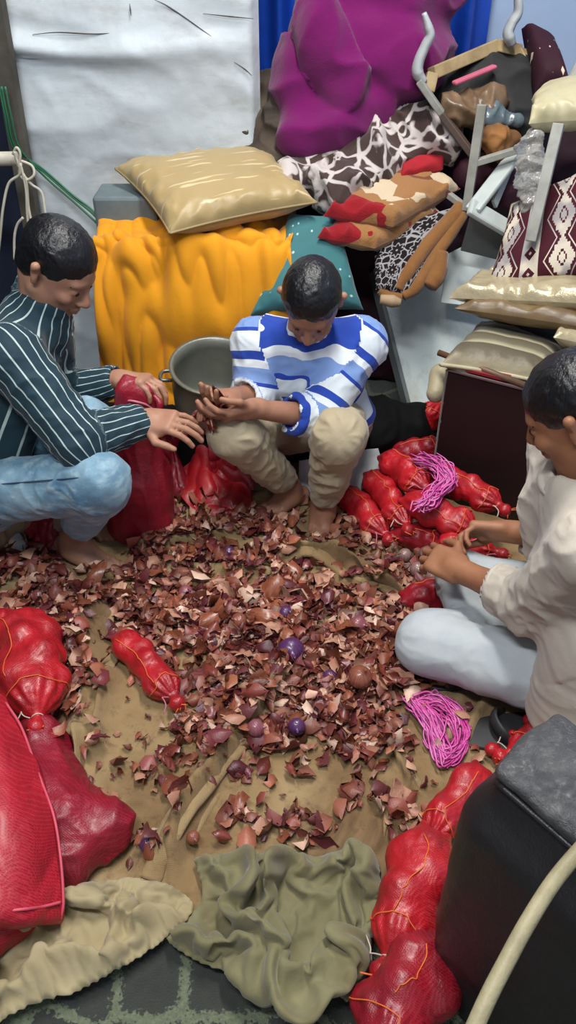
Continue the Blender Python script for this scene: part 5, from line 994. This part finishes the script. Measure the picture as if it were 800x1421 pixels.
for pts, lb in [([(712, 962), (724, 952), (745, 962), (748, 978), (730, 982), (715, 972), (712, 962)], 'thin pale string loop on the sheet below the white sweatshirt')]:
    V, F = tube([at(a, b, .02 if b < 1200 else .15) for a, b in pts], .0018, 6, 6); tag(put('loose_string', V, F, TIE), lb, 'string')

# ------------------------------------------------------------------ black leather arm and the pole in front
m = Mat('black_leather', .42, .5); v = m.coord(); vo = m.n('ShaderNodeTexVoronoi', {'Vector': v, 'Scale': 320.0}).outputs['Distance']
m.base(m.mix(m.noise(v, 6, 4), (40, 36, 38), (28, 26, 28))); m.link(m.bump(vo, .25, .0012, m.bump(m.noise(v, 22, 6, .65), .45, .006)), 'Normal'); LEA = m.m
m = Mat('grey_worn_leather', .36, .55); v = m.coord(); m.base(m.mix(m.grey(m.noise(m.mapping(v, (1, 1, 1)), 14, 6, .7), .45, .7), (62, 62, 64), (88, 88, 88))); m.link(m.bump(m.noise(v, 60, 6, .7, 1.2), .7, .006), 'Normal'); LEAT = m.m
so = thing('sofa_arm', (.42, .52, 0), 'black leather sofa arm with worn grey top at the lower right', 'sofa')
cA = Vector((.250, .590, 0)); dB = Vector((.636, -.772, 0)); dC = Vector((.772, .636, 0)); aR = math.atan2(dB.y, dB.x)
cA = cA - dC * .012 - dB * .012; HW = .072; TO = np.array(dC * .022 + dB * .010)
ctr = cA + dB * .30 + dC * HW; R3 = np.array(Matrix.Rotation(aR, 3, 'Z'))
V, F = soft([('b', (ctr.x, ctr.y, .265), (.30, HW, .27), R3, .03, .01), ('b', (ctr.x + TO[0], ctr.y + TO[1], .40), (.292, HW - .004, .212), R3, .022, .08), ('e', (ctr.x, ctr.y, .28), (.315, HW + .006, .26), R3, .03)], .006); V[:, 2] = np.maximum(V[:, 2], .004); V = relax(V, F, 2); N = vnormals(V, F); V = V + N * (.004 * fbm(V * 9, 3, 4))[:, None]
put('side', V, F, LEA, so)
V, F = soft([('b', (ctr.x + TO[0], ctr.y + TO[1], .612), (.296, HW + .000, .013), R3, .012, .01), ('e', (ctr.x + TO[0], ctr.y + TO[1], .612), (.30, HW + .004, .030), R3, .02)], .005); V = relax(V, F, 2); N = vnormals(V, F); V = V + N * (.0045 * fbm(V * 16, 3, 8))[:, None]; put('top_pad', V, F, LEAT, so)
pts = [np.array(ctr) + TO + R3 @ np.array([.296 * sx, (HW - .002) * sy, 0]) + [0, 0, .600] for sx, sy in ((-.96, -1), (-.5, -1.01), (0, -1.02), (.5, -1.01), (.97, -1))]; V, F = tube(pts, .0045, 8, 8); put('piping', V, F, LEA, so)
m = Mat('cane_pole', .5, .4); v = m.coord(); m.base(m.mix(m.grey(m.noise(m.mapping(v, (1, 1, 1)), 18, 5), .4, .7), (158, 148, 116), (126, 116, 88))); m.link(m.bump(m.noise(v, 120, 4), .4, .003), 'Normal')
pl = put('curved_pole', *tube([P(1120, 960, z=.665), P(960, 1040, z=.672), P(860, 1120, z=.68), P(812, 1172, z=.68), P(770, 1222, z=.68), P(733, 1280, z=.68), P(703, 1335, z=.67), P(675, 1390, z=.66), P(640, 1470, z=.64)], .0085, 14, 10), m.m); tag(pl, 'curved beige pole crossing in front of the black leather arm', 'pole')
# ------------------------------------------------------------------ onion skins and loose onions
PALS = [((134, 66, 54), (104, 44, 38)), ((168, 104, 82), (136, 76, 60)), ((200, 152, 128), (170, 118, 96)), ((112, 50, 54), (86, 34, 42)), ((140, 78, 74), (108, 54, 56)), ((156, 92, 66), (124, 66, 46))]
def skin_m(name, a, b):
    m = Mat(name, .32, .5, Coat_Weight=.2, Coat_Roughness=.3); v = m.coord(); x, y, z = m.xyz(v)
    m.base(m.mix(m.grey(m.noise(m.mapping(v, (1, .15, 1)), 300, 3), .35, .65), a, b)); m.link(m.bump(m.noise(m.mapping(v, (1, .2, 1)), 260, 3), .5, .0015), 'Normal')
    return m.m
SKM = [skin_m('onion_skin_%s' % n_, *c) for n_, c in zip(('copper', 'tan', 'pale', 'maroon', 'mauve', 'amber'), PALS)]
def flake(g, nu=6, nv=6):
    """a torn, curled piece of dry onion skin, about 4 cm long"""
    U, W = np.meshgrid(np.linspace(-1, 1, nu), np.linspace(-1, 1, nv), indexing='ij'); L = .021 * (.7 + .7 * g.random()); B = L * (.45 + .5 * g.random())
    wid = (1 - np.abs(W) ** (1.6 + 2 * g.random())) ** .6 * (1 + .25 * g.normal(size=W.shape) * (np.abs(U) > .9)) + .06; a = U * wid * B; b = W * L * (1 + .12 * g.normal(size=W.shape) * (np.abs(W) > .9))
    rho = .010 + .016 * g.random(); rv = .02 + .05 * g.random(); th = a / rho; x = rho * np.sin(th); z = rho * (1 - np.cos(th)) + b * b / (2 * rv) + .0016 * g.normal(size=a.shape) + .004 * np.sin(W * 3 + g.random() * 6) * U
    V = np.stack([x, b, z], -1).reshape(-1, 3); V -= V.mean(0); return V, gridF(nu, nv)
g = np.random.default_rng(11)
FL = [flake(g) for _ in range(18)]; FLS = [flake(g, 4, 4) for _ in range(24)]
FME = []
for i, (V, F) in enumerate(FL):
    V = V - [0, 0, V[:, 2].min()]; me = mesh_from('onion_skin', V, F); me.materials.append(SKM[i % 6]); FME.append(me)
BL = [(440, 900, 120, 75, 1.5), (300, 790, 120, 45, .6), (400, 735, 150, 30, .42), (230, 735, 50, 35, .45), (60, 815, 95, 45, 1.5), (480, 1000, 75, 50, .8), (330, 885, 90, 60, .9), (310, 1010, 45, 30, 1.1), (180, 800, 50, 30, .5), (90, 900, 40, 50, .7), (220, 860, 60, 40, .8),
      (540, 900, 40, 70, .9), (520, 760, 60, 40, .38), (600, 800, 30, 60, .5), (350, 1010, 110, 25, .5), (540, 1010, 25, 40, .6), (345, 1130, 28, 22, .55), (425, 1150, 35, 22, .45), (205, 1170, 22, 20, .5), (560, 1140, 25, 22, .9), (385, 1165, 50, 12, .3), (480, 1110, 40, 30, .2), (360, 1040, 190, 50, .16), (300, 940, 200, 120, .25), (120, 970, 30, 60, .35), (60, 760, 60, 16, .5), (265, 1090, 60, 30, .12), (590, 960, 20, 20, .25)]
VO = [(122, 775, 62, 34, 1.5), (380, 695, 38, 28, 1.2), (445, 728, 26, 34, 1.2), (470, 800, 70, 22, .9), (155, 960, 30, 80, .6), (200, 1000, 60, 45, .9), (520, 845, 40, 15, .3), (360, 955, 20, 40, .5), (285, 820, 40, 12, .3), (580, 1010, 30, 60, .7), (440, 1080, 90, 30, .5)]
def density(px, py):
    d = sum(w_ * np.exp(-(((px - cx) / rx) ** 2 + ((py - cy) / ry) ** 2)) for cx, cy, rx, ry, w_ in BL); v_ = sum(w_ * np.exp(-(((px - cx) / rx) ** 2 + ((py - cy) / ry) ** 2)) for cx, cy, rx, ry, w_ in VO)
    c = np.stack([px / 60, py / 42, px * 0], -1); return np.clip(d * np.clip(1 - v_, 0, 1) * np.clip(.75 + 1.5 * noise3(c, 3), .08, 1.8), 0, 1.6)
def spots(n, seed, pmin=.05):
    g = np.random.default_rng(seed); out = []
    while len(out) < n:
        x = g.uniform(-1.25, .45, 4000); y = g.uniform(.74, 2.15, 4000); px, py = proj(np.stack([x, y, 0 * x], 1)); d = density(px, py)
        ok = g.random(4000) < d / 1.6
        out += list(zip(x[ok], y[ok], d[ok], px[ok], py[ok]))
    return out[:n], g
def rotm(g, tilt):
    e = Euler((g.normal() * tilt, g.normal() * tilt + (math.pi if g.random() < .45 else 0), g.random() * 6.283)); return e
CW = ('copper-brown', 'tan', 'pale pinkish', 'dark maroon', 'reddish brown', 'amber-brown')
def region(px, py):
    if 355 < px < 460 and 830 < py < 955: return ('onion skin right around the large dark purple onion', 'onion skins around the large purple onion')
    if px > 500 and 800 < py < 955: return ('onion skin in the heap beside the pale jeans knee', 'onion skins beside the knee')
    if 150 < px < 300 and 790 < py < 955: return ('onion skin in the heap just right of the lone red bag', 'onion skins beside the lone bag')
    if py > 1060: return ('onion skin among the few scraps low on the bare sheet', 'scattered onion skins near the crumpled cloths')
    if px < 150: return ('onion skin between the bare foot and the large lumpy red bag', 'onion skins at the left')
    if py < 790: return ('onion skin in the back strip near the squatting men', 'onion skins near the feet')
    if py > 955: return ('onion skin in the front fringe of the heap', 'onion skins along the front fringe of the heap')
    return ('papery onion skin flake in the big heap at the middle of the sheet', 'onion skins in the middle heap')
# a thick carpet of small pieces nobody could count
S, g = spots(5600, 5); Vs, Cs, Fs, n0 = [], [], [], 0
PC = [np.array(lin(c))[:3] for pr_ in PALS for c in pr_] + [np.array(lin(c))[:3] for c in ((214, 178, 156), (96, 52, 40), (120, 66, 46), (176, 128, 104), (110, 56, 50), (150, 92, 74), (128, 74, 60))]
FT = FLS[0][1]
for (x, y, d, px, py) in S:
    V, F = FLS[g.integers(len(FLS))]; sc_ = .36 + .85 * g.random() ** 1.6; R = np.array(rotm(g, .55).to_matrix()); q = (V * sc_) @ R.T
    z = ground_z(x, y) + .005 - q[:, 2].min() * .6 + g.random() ** 1.5 * .022 * min(d, 1.3); Vs.append(q + [x, y, z]); Fs.append(FT + n0); n0 += len(V); Cs.append(np.repeat(PC[g.integers(len(PC))][None] * (.75 + .4 * g.random()), len(V), 0))
m = Mat('skin_litter', .42, .5); m.base(m.attr('tint')); m.link(m.bump(m.noise(m.coord(), 260, 3), .5, .0015), 'Normal')
lt = put('onion_skin_litter', np.concatenate(Vs), np.concatenate(Fs), m.m, attrs={'tint': np.concatenate(Cs)}); tag(lt, 'carpet of countless small dry onion skin scraps over the middle of the brown sheet', 'onion skins', None, 'stuff')
# the ones large enough to pick apart
S, g = spots(285, 8); cnt = 0
for i, (x, y, d, px, py) in enumerate(S):
    mi = g.integers(len(FME)); me = FME[mi]; o = bpy.data.objects.new('onion_skin', me); COL.objects.link(o); s_ = (.85 + .65 * g.random()) * (1.12 if 830 < py < 960 else .9)
    if py > 1060: s_ *= .8
    e = rotm(g, .38); o.rotation_euler = e; o.scale = (s_, s_, s_); vz = (np.array([v.co for v in me.vertices]) * s_) @ np.array(e.to_matrix()).T
    o.location = (x, y, ground_z(x, y) + .006 - vz[:, 2].min() * .8 + min(d, 1.2) * .016 * g.random() + .004); lb, gr = region(px, py); cw = CW[mi % 6]; lb = cw + ' ' + lb; gr = cw + ' ' + gr; tag(o, lb, 'onion skin', gr)
# skins in the hands of the middle man
for i in range(15):
    me = FME[g.integers(len(FME))]; o = bpy.data.objects.new('onion_skin', me); COL.objects.link(o); t = g.random(); c = np.array(P(330 - 55 * t + g.normal() * 6, 540 + 45 * t + g.normal() * 7, y=1.775 - .05 * t))
    o.location = c + [0, g.normal() * .012, 0]; o.rotation_euler = (g.random() * 6, g.random() * 6, g.random() * 6); s_ = 1.0 + .5 * g.random(); o.scale = (s_, s_, s_); tag(o, 'onion skin held in the hands of the middle man', 'onion skin', 'onion skins held by the middle man')
# whole onions among the skins
def onion(px, py, r, cols, label, rot=(0.5, .4, 0), purple=False, grp=None):
    z = float(ground_z(*P(px, py, z=.02)[:2])) + r * .9 + (.016 if r > .026 else .010); c = P(px, py, z=z); root = thing('onion', c, label, 'onion', grp)
    m = Mat('onion_coat', .28, .5, Coat_Weight=.3); v = m.coord(); a = m.n('ShaderNodeTexGradient', {0: v}, gradient_type='RADIAL').outputs['Fac']; st = m.noise(m.n('ShaderNodeCombineXYZ', {0: m.math('MULTIPLY', a, 60.0), 1: 0.0, 2: 0.0}).outputs[0], 1.0, 2)
    m.base(m.mix(m.grey(st, .4, .6), cols[0], cols[1])); m.link(m.bump(st, .3, .002), 'Normal')
    ax = Euler(rot).to_matrix() @ Vector((0, 0, 1)); prof = [(0, -.92), (.10, -.93), (.35, -.88), (.72, -.62), (.95, -.22), (1.0, .08), (.92, .40), (.70, .68), (.42, .84), (.22, .94), (.13, 1.08), (.11, 1.25), (.05, 1.34), (0, 1.35)]
    V, F = lathe([(a_ * r, b_ * r) for a_, b_ in prof], (0, 0, 0), 24); V = V + (V / (np.linalg.norm(V, axis=1)[:, None] + 1e-6)) * (r * .05 * noise3(V / r * 1.6, int(px)))[:, None]; V = V @ np.array(Vector((0, 0, 1)).rotation_difference(ax).to_matrix()).T
    put('bulb', V + np.array(c), F, m.m, root, origin=c)
    rt_ = [tube([np.array(ax) * -r * .9, np.array(ax) * -r * 1.02 + g.normal(size=3) * r * .12, np.array(ax) * -r * 1.12 + g.normal(size=3) * r * .2], .0007, 4, 3) for _ in range(8)]; V, F = join(rt_); put('roots', V + np.array(c), F, flat_mat('root_hair', (170, 150, 110), .9), root)
    if purple:
        V, F = FL[3]; put('loose_skin', (V * 1.1) @ np.array(Euler((.6, .3, 1)).to_matrix()).T + np.array(c) + [r * .5, -r * .9, r * .2], F, SKM[4], root)
PUR, BRN, RSE = ((98, 56, 104), (68, 34, 74)), ((150, 92, 72), (120, 62, 50)), ((156, 96, 104), (118, 60, 74))
onion(404, 903, .034, PUR, 'large dark purple onion in the centre of the skins', (1.1, .5, 0), True); onion(397, 851, .020, PUR, 'small bright purple onion just above the large dark purple one', (.4, .9, 0))
onion(500, 940, .029, BRN, 'round brown onion at the right of the middle heap', (.2, .3, 0)); onion(458, 940, .019, PUR, 'small purple onion between the large purple and the brown onion', (.9, 0, 0))
onion(497, 867, .024, RSE, 'pinkish onion in the right part of the heap near the knee', (.6, 1, 0)); onion(412, 1008, .020, PUR, 'dull purple onion at the front fringe of the heap', (1.2, .2, 0)); onion(355, 1010, .020, RSE, 'pinkish onion at the front fringe beside a cloth fold', (.2, 1.2, 0))
onion(205, 1172, .017, PUR, 'small purple onion on the bare sheet beside the crimson bag', (.8, .8, 0)); onion(268, 1192 - 30, .014, BRN, 'tiny orange-brown onion on the bare sheet by the long fold', (.8, .8, 0))
onion(332, 862, .022, BRN, 'brown onion at the left of the middle heap', (.4, -.7, 0)); onion(258, 822, .020, RSE, 'pinkish onion at the back left of the heap', (.4, .7, 0)); onion(318, 706 + 60, .018, PUR, 'small purple onion near the feet of the middle man', (1, .7, 0))
for k, (a, b, r) in enumerate(((574, 742, .020), (592, 768, .022), (606, 745, .019), (580, 790, .022), (600, 800, .020), (562, 770, .020))):
    onion(a, b, r, ((158, 128, 120), (118, 84, 84)), ('papery grey-pink onion near the hand of the man in white, ' + ('at the back', 'in the middle', 'nearest the fingers', 'front left', 'front right', 'farthest left')[k]), (k * .7, k * 1.1, 0), grp='onions near the hand of the man in white')
